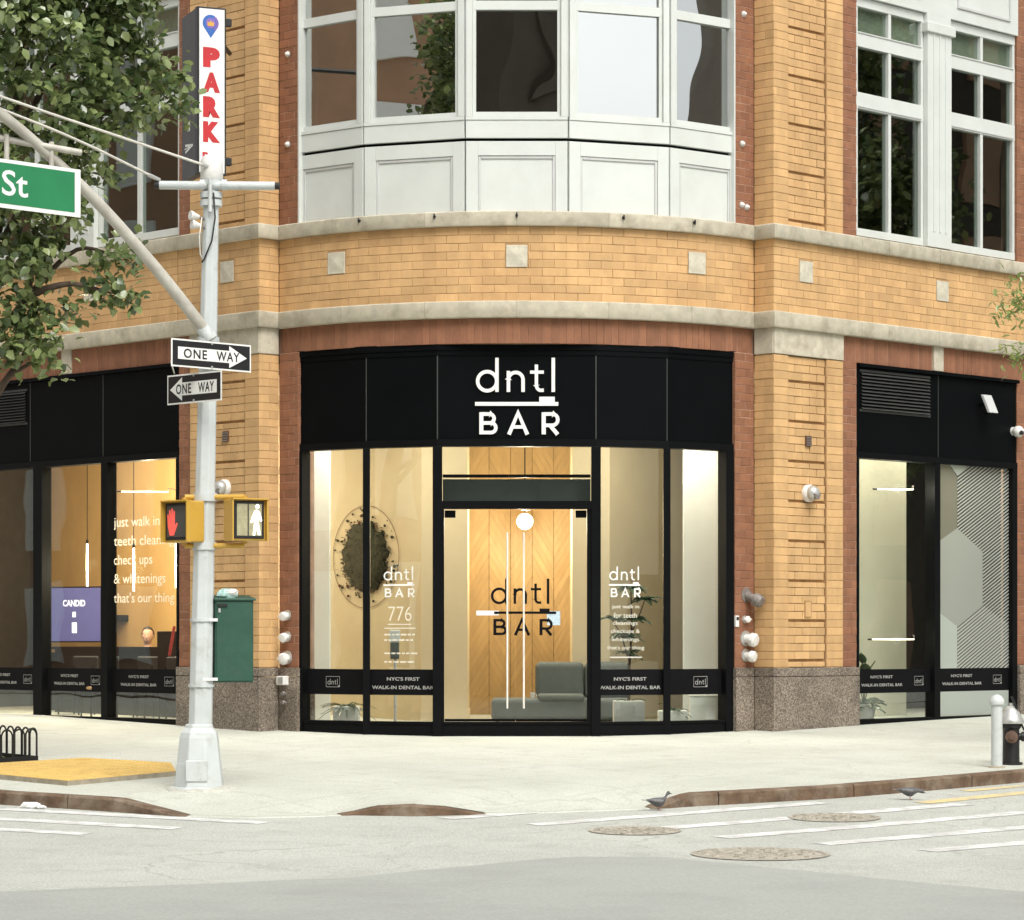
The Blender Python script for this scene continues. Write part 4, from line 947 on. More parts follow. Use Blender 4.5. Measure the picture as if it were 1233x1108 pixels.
mb = MB(); st = [(1.52, 37.35, .4), (1.53, 37.36, .9), (1.56, 37.37, 1.35), (1.55, 37.36, 1.9)]; mb.tube(st, [.022, .018, .014, .008], 8)
mb.tube([(1.53, 37.36, .95), (1.42, 37.3, 1.3), (1.3, 37.3, 1.5)], [.012, .01, .005], 6); mb.tube([(1.55, 37.37, 1.3), (1.68, 37.4, 1.6), (1.75, 37.4, 1.8)], [.011, .009, .005], 6); mb.build('stem', 'bark', tp, smooth=True)
mb = MB()
for q, n in (((1.55, 37.36, 1.9), 26), ((1.3, 37.3, 1.5), 18), ((1.75, 37.4, 1.75), 22), ((1.5, 37.34, 1.25), 16), ((1.6, 37.4, 1.5), 24), ((1.42, 37.3, 1.3), 14), ((1.5, 37.3, 1.05), 12)): plant_leaves(mb, q, n, .24, .085, .7, sd=n)
mb.build('foliage', 'leaf_plant', tp, fix=False)
pot_plant((2.12, 37.85, FZ), 'small plant in low white planter behind the rightmost bay window', .19, .2, square=True, leaf=(12, .36, .05, 1.2), sd=9)
pp = FR.P(2.42, -.42, FZ + .03); rp = pot_plant((pp.x, pp.y, pp.z), 'broad leaved plant in pale round pot behind the right street window', .18, .22, leaf=(30, .34, .15, .8), sd=12)
mb = MB()
for k, (dx, dz) in enumerate(((.0, 1.12), (.07, 1.0), (-.09, .93), (.12, .85))):
    q0 = Vector((pp.x, pp.y, pp.z + .2)); q1 = Vector((pp.x + dx * .7, pp.y - .03, dz - .22)); mb.tube([q0, (q0 + q1) / 2, q1], .007, 6); plant_leaves(mb, q1, 2, .26, .13, 3.5, spread=.6, droop=.1, sd=30 + k)
mb.build('tall_leaves', 'leaf_plant', rp, fix=False)
# white plinth beside the small planter
pl_ = thing('plinth', (2.55, 38.05, FZ), 'low white display block inside the rightmost bay window', 'block')
MB().box(2.36, 2.74, 37.9, 38.2, FZ, .48).build('block_body', 'wall_white', pl_, bevel=.01); MB().box(2.35, 2.75, 37.89, 38.21, .481, .50).build('block_top', 'pot_white', pl_, bevel=.004)
ca = thing('card_stand', (2.72, 37.66, FZ), 'small white card propped in the corner of the rightmost bay window', 'card')
MB().hexa([(x, 37.66 + y + (z - FZ) * .15, z) for x in (2.55, 2.67) for y in (0, .006) for z in (FZ + .09, FZ + .27)]).build('card', 'paper', ca); MB().box(2.58, 2.64, 37.66, 37.75, FZ, FZ + .1).build('foot', 'cap_white', ca)
# sofa
so = thing('sofa', (.95, 39.1, FZ), 'grey upholstered sofa inside behind the entrance doors', 'sofa')
MB().box(-.28, 1.62, 38.6, 39.45, .14, .44).build('seat', 'sofa', so, bevel=.06, seg=4); MB().box(.32, .985, 39.2, 39.47, .42, .93).build('back_cushion', 'sofa', so, bevel=.08, seg=5)
MB().box(.99, 1.62, 39.2, 39.47, .42, .93).build('back_cushion', 'sofa', so, bevel=.08, seg=5); MB().box(.35, .98, 38.58, 39.2, .40, .50).build('seat_cushion', 'sofa', so, bevel=.045, seg=4)
for x, y in ((-.2, 38.68), (1.5, 38.68), (-.2, 39.36), (1.5, 39.36)): MB().lathe((x, y, FZ), [(.018, 0), (.025, .05)], 10).build('leg', 'black_frame', so)
cu = thing('small_cup', (.28, 38.75, .44), 'tiny white cup standing on the grey sofa arm', 'cup')
MB().lathe((.28, 38.8, .44), [(.025, 0), (.035, .08), (.032, .08), (.022, .01)], 14).build('cup_body', 'cap_white', cu, smooth='auto'); MB().tube([(.28 + .035 + .02 * math.sin(a), 38.8, .48 + .02 * math.cos(a)) for a in np.linspace(0, math.pi, 7)], .005, 6).build('cup_handle', 'cap_white', cu)
# moss disc on the tan wall
fr = Fr(along(WLa, -1, 3.6), WLa); s_ = fr.L - 1.15; dc = fr.P(s_, .04, 2.40)
ma = thing('moss_disc', fr.P(s_, .02, 1.7), 'round dark moss wall art with scattered dots behind the left bay windows', 'wall art')
mb = MB(); n = 60; ring = []
for k in range(n):
    a = 2 * math.pi * k / n; r_ = .46 * (1 + .10 * noise.noise(Vector((math.cos(a) * 3, math.sin(a) * 3, 1)))) + random.uniform(-.035, .035); ring.append((r_ * math.cos(a), r_ * 1.06 * math.sin(a)))
mb.loft([[fr.P(s_ + x * k_, d_, 2.40 + y * k_) for x, y in ring] for k_, d_ in ((1, .005), (.97, .04), (.7, .07), (.35, .08), (.02, .085))]).build('moss_pad', 'moss', ma, smooth=True)
mb = MB(); mb2 = MB()
for k in range(105):
    a = random.uniform(0, 2 * math.pi); r_ = random.choice((random.uniform(.44, .60), random.uniform(.44, .56), random.gauss(.64, .02))); e_ = random.uniform(.006, .026); c = fr.P(s_ + r_ * math.cos(a), .02, 2.40 + r_ * 1.04 * math.sin(a))
    (mb if random.random() < .8 else mb2).ball(c, e_, 6)
tuf = MB()
for k in range(420):
    a = random.uniform(0, 2 * math.pi); r_ = .5 * math.sqrt(random.random()); c = fr.P(s_ + r_ * math.cos(a), .06 * (1 - r_), 2.40 + r_ * 1.05 * math.sin(a)); plant_leaves(tuf, c, 1, .09, .035, 1.0, sd=k)
tuf.build('moss_tufts', 'moss', ma, kind='stuff', fix=False)
mb.build('moss_dots', 'moss', ma, kind='stuff', fix=False); mb2.build('rust_dots', 'moss_rust', ma, kind='stuff', fix=False)
MB().tube([fr.P(s_ + .69 * math.cos(a), .012, 2.40 + .72 * math.sin(a)) for a in np.linspace(0, 2 * math.pi, 61)], .0035, 6).build('ring', 'moss_rust', ma)
# stand with a bottle of gel inside the second bay window
ds = thing('dispenser_stand', at(476, 866, 37.5), 'white and grey hand gel dispenser stand behind the bay window lettering', 'dispenser'); q = at(476, 860, 37.6)
MB().tube([(q.x, q.y, FZ), (q.x, q.y, 1.02)], .018, 8).build('post', 'grey_metal', ds); MB().lathe((q.x, q.y, FZ), [(.14, 0), (.14, .015), (.02, .02)], 18).build('base', 'grey_metal', ds)
MB().box(q.x - .075, q.x + .065, q.y - .05, q.y + .05, 1.2, 1.36).build('dispenser_box', 'cap_white', ds, bevel=.012); MB().box(q.x - .065, q.x + .05, q.y - .045, q.y + .045, .98, 1.198).build('drip_tray', 'sofa', ds, bevel=.01)
# left room: screen, desk, chairs, seated person
a, b2 = at(57, 740, 43.4), at(121, 740, 43.0); fr = Fr((a.x, a.y), (b2.x, b2.y))
tv = thing('wall_screen', fr.P(fr.L / 2, 0, 1.2), 'purple lit display screen on the wall of the left room', 'screen')
z0, z1 = at(57, 772, 43.2).z, at(57, 708, 43.2).z
fbx('bezel', 'black_frame', tv, fr, -.02, fr.L + .02, -.06, 0, z0 - .02, z1 + .02); fbx('display', 'screen', tv, fr, 0, fr.L, 0, .006, z0, z1)
mb = MB(); put_text(mb, 'CANDID', fr, fr.L * .3, fr.L * .72, .008, z1 - .28, z1 - .18, .03); mb.build('screen_text', 'screen_text', tv)
MB().fbox(fr, fr.L * .47, fr.L * .56, .0065, .008, z0 + .12, z0 + .28).fbox(fr, fr.L * .48, fr.L * .54, .0065, .008, z0 + .36, z0 + .44).build('screen_mark', 'screen_text', tv)
fbx('wall_bracket', 'black_frame', tv, fr, fr.L * .3, fr.L * .7, -2.1, -.06, z0 + .3, z0 + .4)
dk = thing('reception_desk', at(170, 850, 41.2), 'long black reception desk in the left room', 'desk')
a, b2 = at(66, 800, 42.5), at(236, 800, 40.2); fr = Fr((a.x, a.y), (b2.x, b2.y)); zt = at(170, 779, 41.2).z
fbx('front_panel', 'desk_black', dk, fr, 0, fr.L, -.05, 0, FZ, zt - .04); fbx('counter_top', 'desk_black', dk, fr, -.03, fr.L + .03, -.6, .04, zt - .04, zt)
for t in (0, fr.L - .05): fbx('side_panel', 'desk_black', dk, fr, t, t + .05, -.58, -.05, FZ, zt - .045)
def chair(p, ang, label):
    t = thing('desk_chair', (p[0], p[1], FZ), label, 'chair', 'chairs in the left room'); u = Vector((math.cos(ang), math.sin(ang), 0)); v = Vector((-u.y, u.x, 0)); o = Vector((p[0], p[1], FZ))
    MB().obox(o - u * .23 - v * .22 + Vector((0, 0, .43)), u * .46, v * .44, (0, 0, .05)).build('seat', 'seat_wood', t, bevel=.02)
    MB().obox(o - u * .23 + v * .2 + Vector((0, 0, .62)), u * .46, v * .03 + Vector((0, 0, .02)), (0, 0, .26)).build('backrest', 'cloth_dark', t, bevel=.012)
    for sx in (-.19, .19):
        for sy in (-.18, .18): MB().tube([o + u * sx + v * sy, o + u * sx * .9 + v * sy * .9 + Vector((0, 0, .43 if sy < 0 else .75))], .013, 8).build('leg', 'black_frame', t)
c = at(163, 822, 40.6); chair((c.x, c.y), R(-45), 'wood seated chair in front of the black desk'); c = at(92, 835, 41.4); chair((c.x, c.y), R(-30), 'dark backed chair below the purple screen')
sb = thing('side_counter', at(90, 850, 43.0), 'dark counter under the purple screen in the left room', 'counter')
a, b2 = at(50, 800, 43.6), at(126, 800, 42.2); fr = Fr((a.x, a.y), (b2.x, b2.y)); zt = at(90, 786, 43.0).z
fbx('counter_body', 'desk_black', sb, fr, 0, fr.L, -.45, 0, FZ, zt - .035); fbx('counter_top', 'desk_black', sb, fr, -.02, fr.L + .02, -.47, .03, zt - .035, zt)
for px_, py_, D_, lb in ((206, 772, 40.6, 'dark monitor on the reception desk beside the pole'),):
    o = thing('monitor', at(px_, py_ + 14, D_), lb, 'monitor'); c = at(px_, py_, D_); MB().box(c.x - .2, c.x + .2, c.y, c.y + .03, c.z - .1, c.z + .14).build('monitor_screen', 'desk_black', o, bevel=.01); MB().box(c.x - .03, c.x + .03, c.y + .03, c.y + .06, c.z - .22, c.z).build('stand', 'desk_black', o)
c = at(118, 812, 40.4); chair((c.x, c.y), R(-60), 'dark backed chair near the middle mullion'); c = at(196, 815, 39.6); chair((c.x, c.y), R(-50), 'chair nearest the red brick jamb in the left room')
hd = at(178, 766, 42.0)
mb = MB(); E = lambda z, rx, ry, oy=0: [hd + Vector((rx * math.cos(t), oy + ry * math.sin(t), z)) for t in np.linspace(0, 2 * math.pi, 17)[:-1]]
mb.loft([E(-.74, .15, .13), E(-.6, .165, .12), E(-.42, .175, .115), E(-.28, .20, .105), E(-.22, .17, .09), E(-.17, .075, .07), E(-.14, .055, .06), E(-.11, .056, .064), E(-.085, .058, .078, -.012), E(-.05, .070, .092, -.014), E(0, .077, .098, -.006), E(.05, .078, .1, .002), E(.09, .066, .086, .004), E(.115, .04, .05, .004), E(.123, .008, .01, .004)])
for sx in (-1, 1):
    mb.tube([hd + Vector((sx * .16, 0, -.25)), hd + Vector((sx * .22, -.04, -.38)), hd + Vector((sx * .24, -.08, -.52)), hd + Vector((sx * .2, -.2, -.53)), hd + Vector((sx * .14, -.33, -.52)), hd + Vector((sx * .12, -.4, -.52))], [.06, .055, .045, .04, .032, .035], 10)
    mb.tube([hd + Vector((sx * .08, 0, -.7)), hd + Vector((sx * .1, -.22, -.68)), hd + Vector((sx * .1, -.44, -.7)), hd + Vector((sx * .1, -.46, -1.0)), hd + Vector((sx * .1, -.48, -1.14))], [.09, .085, .065, .05, .04], 10)
    mb.ball(hd + Vector((sx * .079, .005, -.005)), .022, 8, (.4, 1, 1.3))
mb.ball(hd + Vector((0, -.105, -.02)), .016, 8, (.8, 1.1, 1.4))
pr = mb.build('person', 'skin', smooth=True, label='person with dark hair in dark clothes sitting behind the black desk', cat='person')
hr = MB(); rings = []
for th in np.linspace(.08, 2.0, 10):
    z = .022 + .122 * math.cos(th); rr = math.sin(th); rings.append([hd + Vector((.096 * rr * math.cos(t), .016 + (.112 * rr * math.sin(t) if math.sin(t) > 0 or z > .075 else .03 * rr * math.sin(t)), z)) for t in np.linspace(0, 2 * math.pi, 21)[:-1]])
hr.loft(rings).build('hair', 'hair', pr, smooth=True)
sh = MB(); sh.loft([E(-.75, .158, .138), E(-.6, .173, .128), E(-.42, .183, .123), E(-.28, .207, .113), E(-.225, .178, .098), E(-.165, .082, .078)], cap=False).build('shirt', 'cloth_dark', pr, smooth=True)
rd = thing('desk_lamp', at(205, 800, 41.0), 'slim red upright beside the desk in the left room', 'stand'); a = at(204, 790, 40.3)
MB().tube([(a.x, a.y, a.z), (a.x + .07, a.y, a.z + .42)], .022, 8).build('red_stem', 'red_thing', rd); MB().lathe((a.x, a.y, a.z - .03), [(.06, 0), (.06, .03)], 12).build('base', 'black_frame', rd)

# ------------------------------------------------------------------ fittings on the building
def wall_frame(p, n):   # frame facing n at point p
    u = Vector((-n.y, n.x)); f_ = Fr((p.x, p.y), (p.x + u.x, p.y + u.y)); return f_
def dome_fitting(fr, t, z, label, r=.115):
    o = thing('dome_light', fr.P(t, 0, z - r), label, 'light fitting', 'dome fittings on the brick piers'); c = fr.P(t, .03, z); n3 = Vector((fr.n.x, fr.n.y, 0))
    MB().lathe(fr.P(t, -.03, z), [(r, 0), (r, .06), (r * .9, .075)], 22, n3).build('back_plate', 'cap_white', o, smooth='auto')
    MB().ball(c + n3 * .03, r * .88, 18, (1, 1, 1)).build('dome', 'silver', o, smooth=True)
    mb = MB(); u3 = Vector((fr.u.x, fr.u.y, 0)); mb.prism([c + n3 * .125 + u3 * a - Vector((0, 0, b2)) for a, b2 in ((-.07, .01), (.07, .01), (.035, .085), (-.035, .085))], n3 * -.06); mb.build('eyelid_louver', 'cap_grey', o, bevel=.008)
dome_fitting(FR, .72, 3.17, 'white dome light on the right brick pier'); dome_fitting(FL, -.72, 3.24, 'white dome light on the left brick pier behind the pole')
for fr, t, z, lb in ((FR, .72, 3.86, 'small dark vent grille on the right brick pier'), (FL, -.70, 3.92, 'small dark vent grille on the left brick pier')):
    o = thing('vent_grille', fr.P(t, 0, z), lb, 'vent', 'vent grilles on the brick piers'); fbx('grille_plate', 'bronze', o, fr, t - .055, t + .055, -.03, .004, z - .07, z + .07)
    for k in range(4): fbx('slat', 'cap_grey', o, fr, t - .05, t + .05, .004, .01, z - .06 + k * .033, z - .045 + k * .033)
ob = thing('junction_plate', FR.P(.71, 0, 1.53), 'flush outlined access plate low on the right brick pier', 'plate')
fbx('plate', 'buff_brick', ob, FR, .66, .77, -.03, -.006, 1.54, 1.74); MB().fbox(FR, .65, .66, -.03, -.003, 1.53, 1.75).fbox(FR, .77, .78, -.03, -.003, 1.53, 1.75).fbox(FR, .661, .769, -.03, -.003, 1.741, 1.75).fbox(FR, .661, .769, -.03, -.003, 1.53, 1.539).build('rim', 'buff_mortar', ob)
# flood light and camera on the right fascia
o = thing('flood_light', FR.P(4.6, 0, 4.5), 'tilted grey flood light on the right black fascia', 'light fitting')
n3 = Vector((FR.n.x, FR.n.y, 0)); u3 = Vector((FR.u.x, FR.u.y, 0)); c = FR.P(4.6, .06, 4.58)
MB().obox(c - u3 * .1 + n3 * .10 - Vector((0, 0, .14)), u3 * .2, n3 * .05 + Vector((0, 0, .0)), Vector((0, 0, .26)) - n3 * .12).build('lamp_panel', 'grey_metal', o, bevel=.008)
MB().obox(c - u3 * .09 + n3 * .02 - Vector((0, 0, .16)), u3 * .18, n3 * .1, (0, 0, .03)).build('lamp_body', 'black_frame', o); MB().tube([FR.P(4.6, -.03, 4.55), c + n3 * .03], .02, 8).build('bracket', 'black_frame', o)
o = thing('dome_camera', FR.P(5.38, 0, 4.1), 'small white ball camera at the end of the right fascia', 'camera')
MB().lathe(FR.P(5.38, -.03, 4.23), [(.06, 0), (.06, .05)], 16, n3).build('mount', 'cap_white', o, smooth='auto'); MB().ball(FR.P(5.38, .07, 4.22), .085, 18).build('ball', 'cap_white', o, smooth=True); MB().lathe(FR.P(5.38, .07, 4.22) + Vector((.03, -.07, -.02)), [(.035, 0), (.032, .02)], 14, (.3, -1, -.2)).build('lens', 'iron_black', o)
# hose connections and pipe caps on the red jambs
def pipe_cap(name, label, t, z, r, m, long=.12, tilt=(0, 0), cat='pipe cap', group='capped pipe outlets on the brick jambs'):
    fr = Fr((0, 0), (1, 0)); a = t / 4.3; n3 = Vector((math.sin(a) + tilt[0], -math.cos(a), tilt[1])).normalized(); p = bay.P(t, 0, z)
    o = thing(name, p, label, cat, group)
    MB().lathe(bay.P(t, -.02, z), [(r * 1.15, 0), (r * 1.15, .03), (r * .7, .034)], 18, (math.sin(a), -math.cos(a), 0)).build('flange', 'cap_grey' if m != 'cap_white' else 'silver', o, smooth='auto')
    MB().lathe(p, [(r * .65, 0), (r * .7, long * .5), (r, long * .52), (r, long * .85), (r * .8, long * .97), (r * .3, long), (.002, long)], 18, n3).build('cap', m, o, smooth='auto')
    u = Vector((n3.y, -n3.x, 0)).normalized()
    for s in (-1, 1): MB().lathe(p + n3 * long * .7 + u * s * r * .9, [(.012, 0), (.012, .03)], 8, u * s).build('lug', m, o)
pipe_cap('hose_connection', 'dark grey angled hose connection on the right red jamb, topmost', 3.33, 1.82, .085, 'cap_grey', .26, (.4, -.55))
pipe_cap('pipe_cap', 'smallest white pipe cap on the right red jamb under the grey hose connection', 3.30, 1.50, .045, 'cap_white', .08)
pipe_cap('pipe_cap', 'large white pipe cap on the right red jamb, upper of the lower pair', 3.32, 1.25, .09, 'cap_white', .17, (.3, -.2))
pipe_cap('pipe_cap', 'white pipe cap on the right red jamb just above the granite', 3.32, 1.03, .075, 'cap_white', .15, (.3, -.2))
for z, l_, nm in ((1.555, .06, 'topmost of three'), (1.275, .062, 'middle of three'), (1.0, .078, 'lowest of three and largest')): pipe_cap('pipe_cap', 'white pipe cap on the left red jamb, ' + nm, -3.32, z, l_, 'cap_white', .13, (.25, -.15))
def dark_valve(z, nm): pipe_cap('wall_valve', 'dark round valve on the left granite jamb, ' + nm, -3.33, z, .032, 'cap_grey', .09, cat='valve', group='dark valves on the left granite jamb')
dark_valve(.53, 'upper of two'); dark_valve(.41, 'lower of two')
o = thing('socket_box', bay.P(-3.34, 0, .6), 'small white socket box on the left granite jamb', 'box'); c = bay.P(-3.34, .03, .7); fr = Fr((c.x, c.y), (c.x + math.cos(-3.34 / 4.3), c.y + math.sin(-3.34 / 4.3)))
fbx('box_body', 'cap_white', o, fr, -.075, .075, -.01, .09, -.06 + .7, .06 + .7, bevel=.012); fbx('box_lid', 'silver', o, fr, -.02, .065, .09, .1, .66, .74)
o = thing('bell_push', SF[4].P(SF[4].L - .02, .05, 1.43), 'small white entry reader on the right black frame', 'reader'); fr = SF[4]; L_ = fr.L
fbx('reader_body', 'cap_white', o, fr, L_ - .04, L_ + .02, .05, .09, 1.40, 1.55, bevel=.008); fbx('reader_face', 'iron_black', o, fr, L_ - .03, L_ + .01, .0905, .094, 1.49, 1.53)
# tiny spike fittings on the upper course and bolt lights on the red strips
for t in (-2.05, -1.03, .0, 1.35, 2.35):
    p = bay.P(t, .07, 6.60); o = thing('anchor_eye', p, 'tiny dark anchor on the upper stone course, ' + {-2.05: 'leftmost', -1.03: 'second from left', .0: 'middle of five', 1.35: 'second from right', 2.35: 'rightmost'}[t], 'anchor', 'anchor eyes along the upper stone course')
    MB().lathe(bay.P(t, .06, 6.6), [(.018, 0), (.018, .05)], 8, (math.sin(t / 4.3), -math.cos(t / 4.3), 0)).build('bolt', 'iron_black', o); MB().tube([bay.P(t, .11, 6.6 + .03), bay.P(t, .12, 6.6), bay.P(t, .11, 6.57)], .01, 6).build('eye', 'iron_black', o)
for t, z, lb in ((-3.31, 8.9, 'left red strip, upper'), (-3.31, 7.72, 'left red strip, lower'), (3.28, 9.42, 'right red strip, topmost'), (3.25, 7.72, 'right red strip, middle'), (3.24, 6.92, 'right red strip, lowest left of a pair'), (3.34, 6.90, 'right red strip, lowest right of a pair')):
    p = bay.P(t, 0, z); a = t / 4.3; o = thing('brick_anchor', p, 'tiny white round anchor beside the bay windows, ' + lb, 'anchor', 'white anchors on the red brick strips')
    MB().lathe(bay.P(t, -.01, z), [(.035, 0), (.035, .02), (.02, .05), (.004, .06)], 12, (math.sin(a), -math.cos(a), 0)).build('knob', 'cap_white', o, smooth='auto'); MB().lathe(bay.P(t, -.01, z), [(.045, 0), (.045, .016)], 12, (math.sin(a), -math.cos(a), 0)).build('washer', 'silver', o)
# PARK blade sign
pk = thing('blade_sign', (-3.75, 36.8, 6.8), 'tall white vertical sign with red PARK lettering and blue pin logo', 'sign')
c0 = at(239, 100, 35.6); c1 = at(271, 100, 35.74); frp = Fr((c0.x, c0.y), (c1.x, c1.y)); z0, z1 = at(255, 209, 35.66).z, at(255, 10, 35.66).z; L_ = frp.L
bk = frp.P(0, -.12, 0)
MB().fbox(frp, -.015, L_ + .015, -.1, 0, z0 - .015, z1 + .015).build('case', 'iron_black', pk, bevel=.006)
# deep dark side panel, turned to the left street
sdn = at(219, 100, 36.3); fs = Fr((sdn.x, sdn.y), (c0.x - .02, c0.y + .02))
fbx('side_panel', 'sign_grey', pk, fs, 0, fs.L, -.1, 0, z0 - .01, z1 + .005)
mb = MB(); put_text(mb, '>', fs, fs.L * .25, fs.L * .75, .004, z0 + .32, z0 + .44, .03); mb.fbox(fs, fs.L * .2, fs.L * .6, .002, .004, z0 + .375, z0 + .388); mb.fbox(fs, fs.L * .42, fs.L * .55, .002, .004, z0 + .58, z0 + .7); mb.fbox(fs, fs.L * .42, fs.L * .55, .002, .004, z0 + .85, z0 + .9); mb.build('side_print', 'print_white', pk)
fbx('face', 'sign_white', pk, frp, .01, L_ - .01, 0, .008, z0 + .01, z1 - .01)
def zpx(y): return CAMZ + (HOR - y) * 35.8 / FPX
for s, y0, y1 in (('P', 84, 60), ('A', 114, 90), ('R', 144, 119), ('K', 174, 149)):
    mb = MB(); put_text(mb, s, frp, L_ * .16, L_ * .80, .011, zpx(y0), zpx(y1), .085); mb.build('letter', 'sign_red', pk)
mb = MB(); put_text(mb, 'P', frp, L_ * .14, L_ * .38, .011, zpx(196), zpx(186), .05); mb.build('letter', 'sign_red', pk)
pinc = (L_ * .45, zpx(31)); pr_ = .105
mb = MB().add([frp.P(pinc[0] + pr_ * math.cos(a), .0105, pinc[1] + pr_ * math.sin(a)) for a in np.linspace(R(-30), R(210), 24)] + [frp.P(pinc[0], .0105, zpx(49))], [tuple(range(25))]); mb.build('pin_logo', 'sign_blue', pk)
mb = MB().add([frp.P(pinc[0] + pr_ * .98 * math.cos(a), .012, pinc[1] + pr_ * .98 * math.sin(a)) for a in np.linspace(R(-60), R(60), 12)] + [frp.P(pinc[0] + pr_ * .72 * math.cos(a), .012, pinc[1] + pr_ * .72 * math.sin(a)) for a in np.linspace(R(60), R(-60), 12)], [tuple(range(24))]); mb.build('pin_shade', 'sign_purple', pk)
mb = MB().add([frp.P(pinc[0] + pr_ * .62 * math.cos(a), .0125, pinc[1] + pr_ * .62 * math.sin(a)) for a in np.linspace(0, 2 * math.pi, 21)[:-1]], [tuple(range(20))]); mb.build('pin_disc', 'sign_purple', pk)
cr = [(-.5, -.42), (.5, -.42), (.5, .3), (.25, .02), (0, .42), (-.25, .02), (-.5, .3)]; mb = MB().add([frp.P(pinc[0] + x * pr_ * .8, .014, pinc[1] + y * pr_ * .8) for x, y in cr], [tuple(range(7))]); mb.build('pin_mark', 'sign_gold', pk)
for z in (z0 + .12, z1 - .2):
    q_ = frp.P(L_ * .4, -.1, z); MB().tube([q_, (q_.x + .12, q_.y + 1.7, z)], .03, 8).build('bracket', 'iron_black', pk); fbx('bracket_knob', 'iron_black', pk, frp, L_ + .015, L_ + .1, -.1, -.03, z, z + .1, bevel=.01)

# ------------------------------------------------------------------ signal pole and what hangs on it
PX, PY = -3.15, 28.85; PZ = S_(PY) - .01
SP = thing('signal_pole', (PX, PY, PZ), 'white painted street signal pole with octagonal base at the corner', 'pole')
lean = lambda z: PX + .0205 * (z - PZ) * 1.0
def octa(r, z, x=None): x = lean(z) if x is None else x; return [(x + r * math.cos(R(22.5 + 45 * k)), PY + r * math.sin(R(22.5 + 45 * k)), z) for k in range(8)]
MB().loft([octa(.305, PZ - .02, PX), octa(.305, PZ + .015, PX), octa(.285, PZ + .03, PX)]).build('base_plate', 'pole_paint', SP)
MB().loft([octa(.262, PZ + .03, PX), octa(.258, PZ + .05, PX), octa(.235, PZ + .26, PX), octa(.232, PZ + .27, PX), octa(.205, PZ + .52, PX), octa(.19, PZ + .575, PX), octa(.15, PZ + .62, PX), octa(.145, PZ + .655, PX), octa(.13, PZ + .66, PX)]).build('base', 'pole_paint', SP, bevel=.01)
MB().loft([octa(.285, PZ + .0301, PX), octa(.262, PZ + .034, PX)]).build('base_lip', 'pole_paint', SP)
fr = Fr((PX - .1, PY), (PX + .1, PY)); fbx('hand_hole_cover', 'pole_paint', SP, Fr((PX - .11, PY - .237), (PX + .11, PY - .237)), .0, .22, -.03, .012, PZ + .09, PZ + .30, bevel=.008)
ZT = PZ + 6.17
n = 14; MB().loft([octa(.126 - .046 * k / n, PZ + .6 + (ZT - PZ - .6) * k / n) for k in range(n + 1)]).build('shaft', 'pole_paint', SP, bevel=.01)
def band(z, r, h=.05, m='pole_paint', nm='band'): return MB().lathe((lean(z), PY, z), [(r, 0), (r, h)], 20).build(nm, m, SP, smooth='auto')
for z, r in ((PZ + 1.03, .133), (PZ + 1.69, .128)): band(z, r, .03)
for z in (PZ + 4.33, PZ + 4.42, PZ + 4.5): band(z, .112, .05)
for z in (ZT - .30, ZT - .22, ZT - .1): band(z, .112, .06)
MB().lathe((lean(ZT), PY, ZT - .05), [(.10, 0), (.115, .02), (.115, .2), (.09, .25), (.03, .28)], 16).build('cap', 'cap_white', SP, smooth='auto')
# head: cross pipe with open ends
zc = at(255, 224, PY).z; a, b2 = at(192, 223, PY - .06), at(331, 224, PY - .06)
MB().tube([a, b2], .043, 14).build('cross_pipe', 'pole_paint', SP, smooth='auto')
for q, s in ((a, -1), (b2, 1)): MB().tube([q + Vector((.002 * s, 0, 0)), q + Vector((.05 * s, 0, 0))], .036, 12).build('pipe_end', 'rubber', SP)
for dx in (-.11, .11): MB().tube([(lean(zc) + dx, PY - .06, zc), (lean(zc) + dx + .05, PY - .06, zc)], .055, 14).build('pipe_clamp', 'pole_paint', SP)
MB().tube([at(253, 215, PY - .12), at(253, 255, PY - .12)], .02, 8).build('conduit', 'pole_paint', SP)
MB().tube([at(257, 232, PY - .11), at(259, 262, PY - .12), at(255, 290, PY - .12), at(246, 312, PY - .1), at(243, 316, PY - .09)], .009, 6).build('cable_loop', 'rubber', SP, smooth=True)
MB().tube([at(243, 262, PY - .1), at(240, 285, PY - .13), at(241, 306, PY - .12), at(245, 314, PY - .09)], .007, 6).build('cable_loop', 'cable', SP, smooth=True)
# mast arm rising over the street
A0 = at(247, 398, PY - .05); A1 = at(62, 190, PY - 1.05); A2 = at(0, 137, PY - 1.45); A3 = at(-120, 55, PY - 2.2); A4 = at(-330, -40, PY - 3.6)
def bez(P, n=10):
    out = []
    for i in range(len(P) - 1):
        p0, p1, p2, p3 = P[max(i - 1, 0)], P[i], P[i + 1], P[min(i + 2, len(P) - 1)]
        for k in range(n): t = k / n; out.append(.5 * ((2 * p1) + (p2 - p0) * t + (2 * p0 - 5 * p1 + 4 * p2 - p3) * t * t + (3 * p1 - p0 - 3 * p2 + p3) * t ** 3))
    return out + [P[-1]]
pts = bez([A0, at(190, 326, PY - .35), at(125, 252, PY - .7), A1, A2, A3, A4]); MB().tube(pts, [.062 - .016 * k / len(pts) for k in range(len(pts))], 14).build('mast_arm', 'arm_paint', SP, smooth='auto')
MB().tube([A0 + Vector((.06, 0, -.1)), A0 + Vector((-.03, 0, .03))], .075, 14).build('arm_socket', 'pole_paint', SP, smooth='auto')
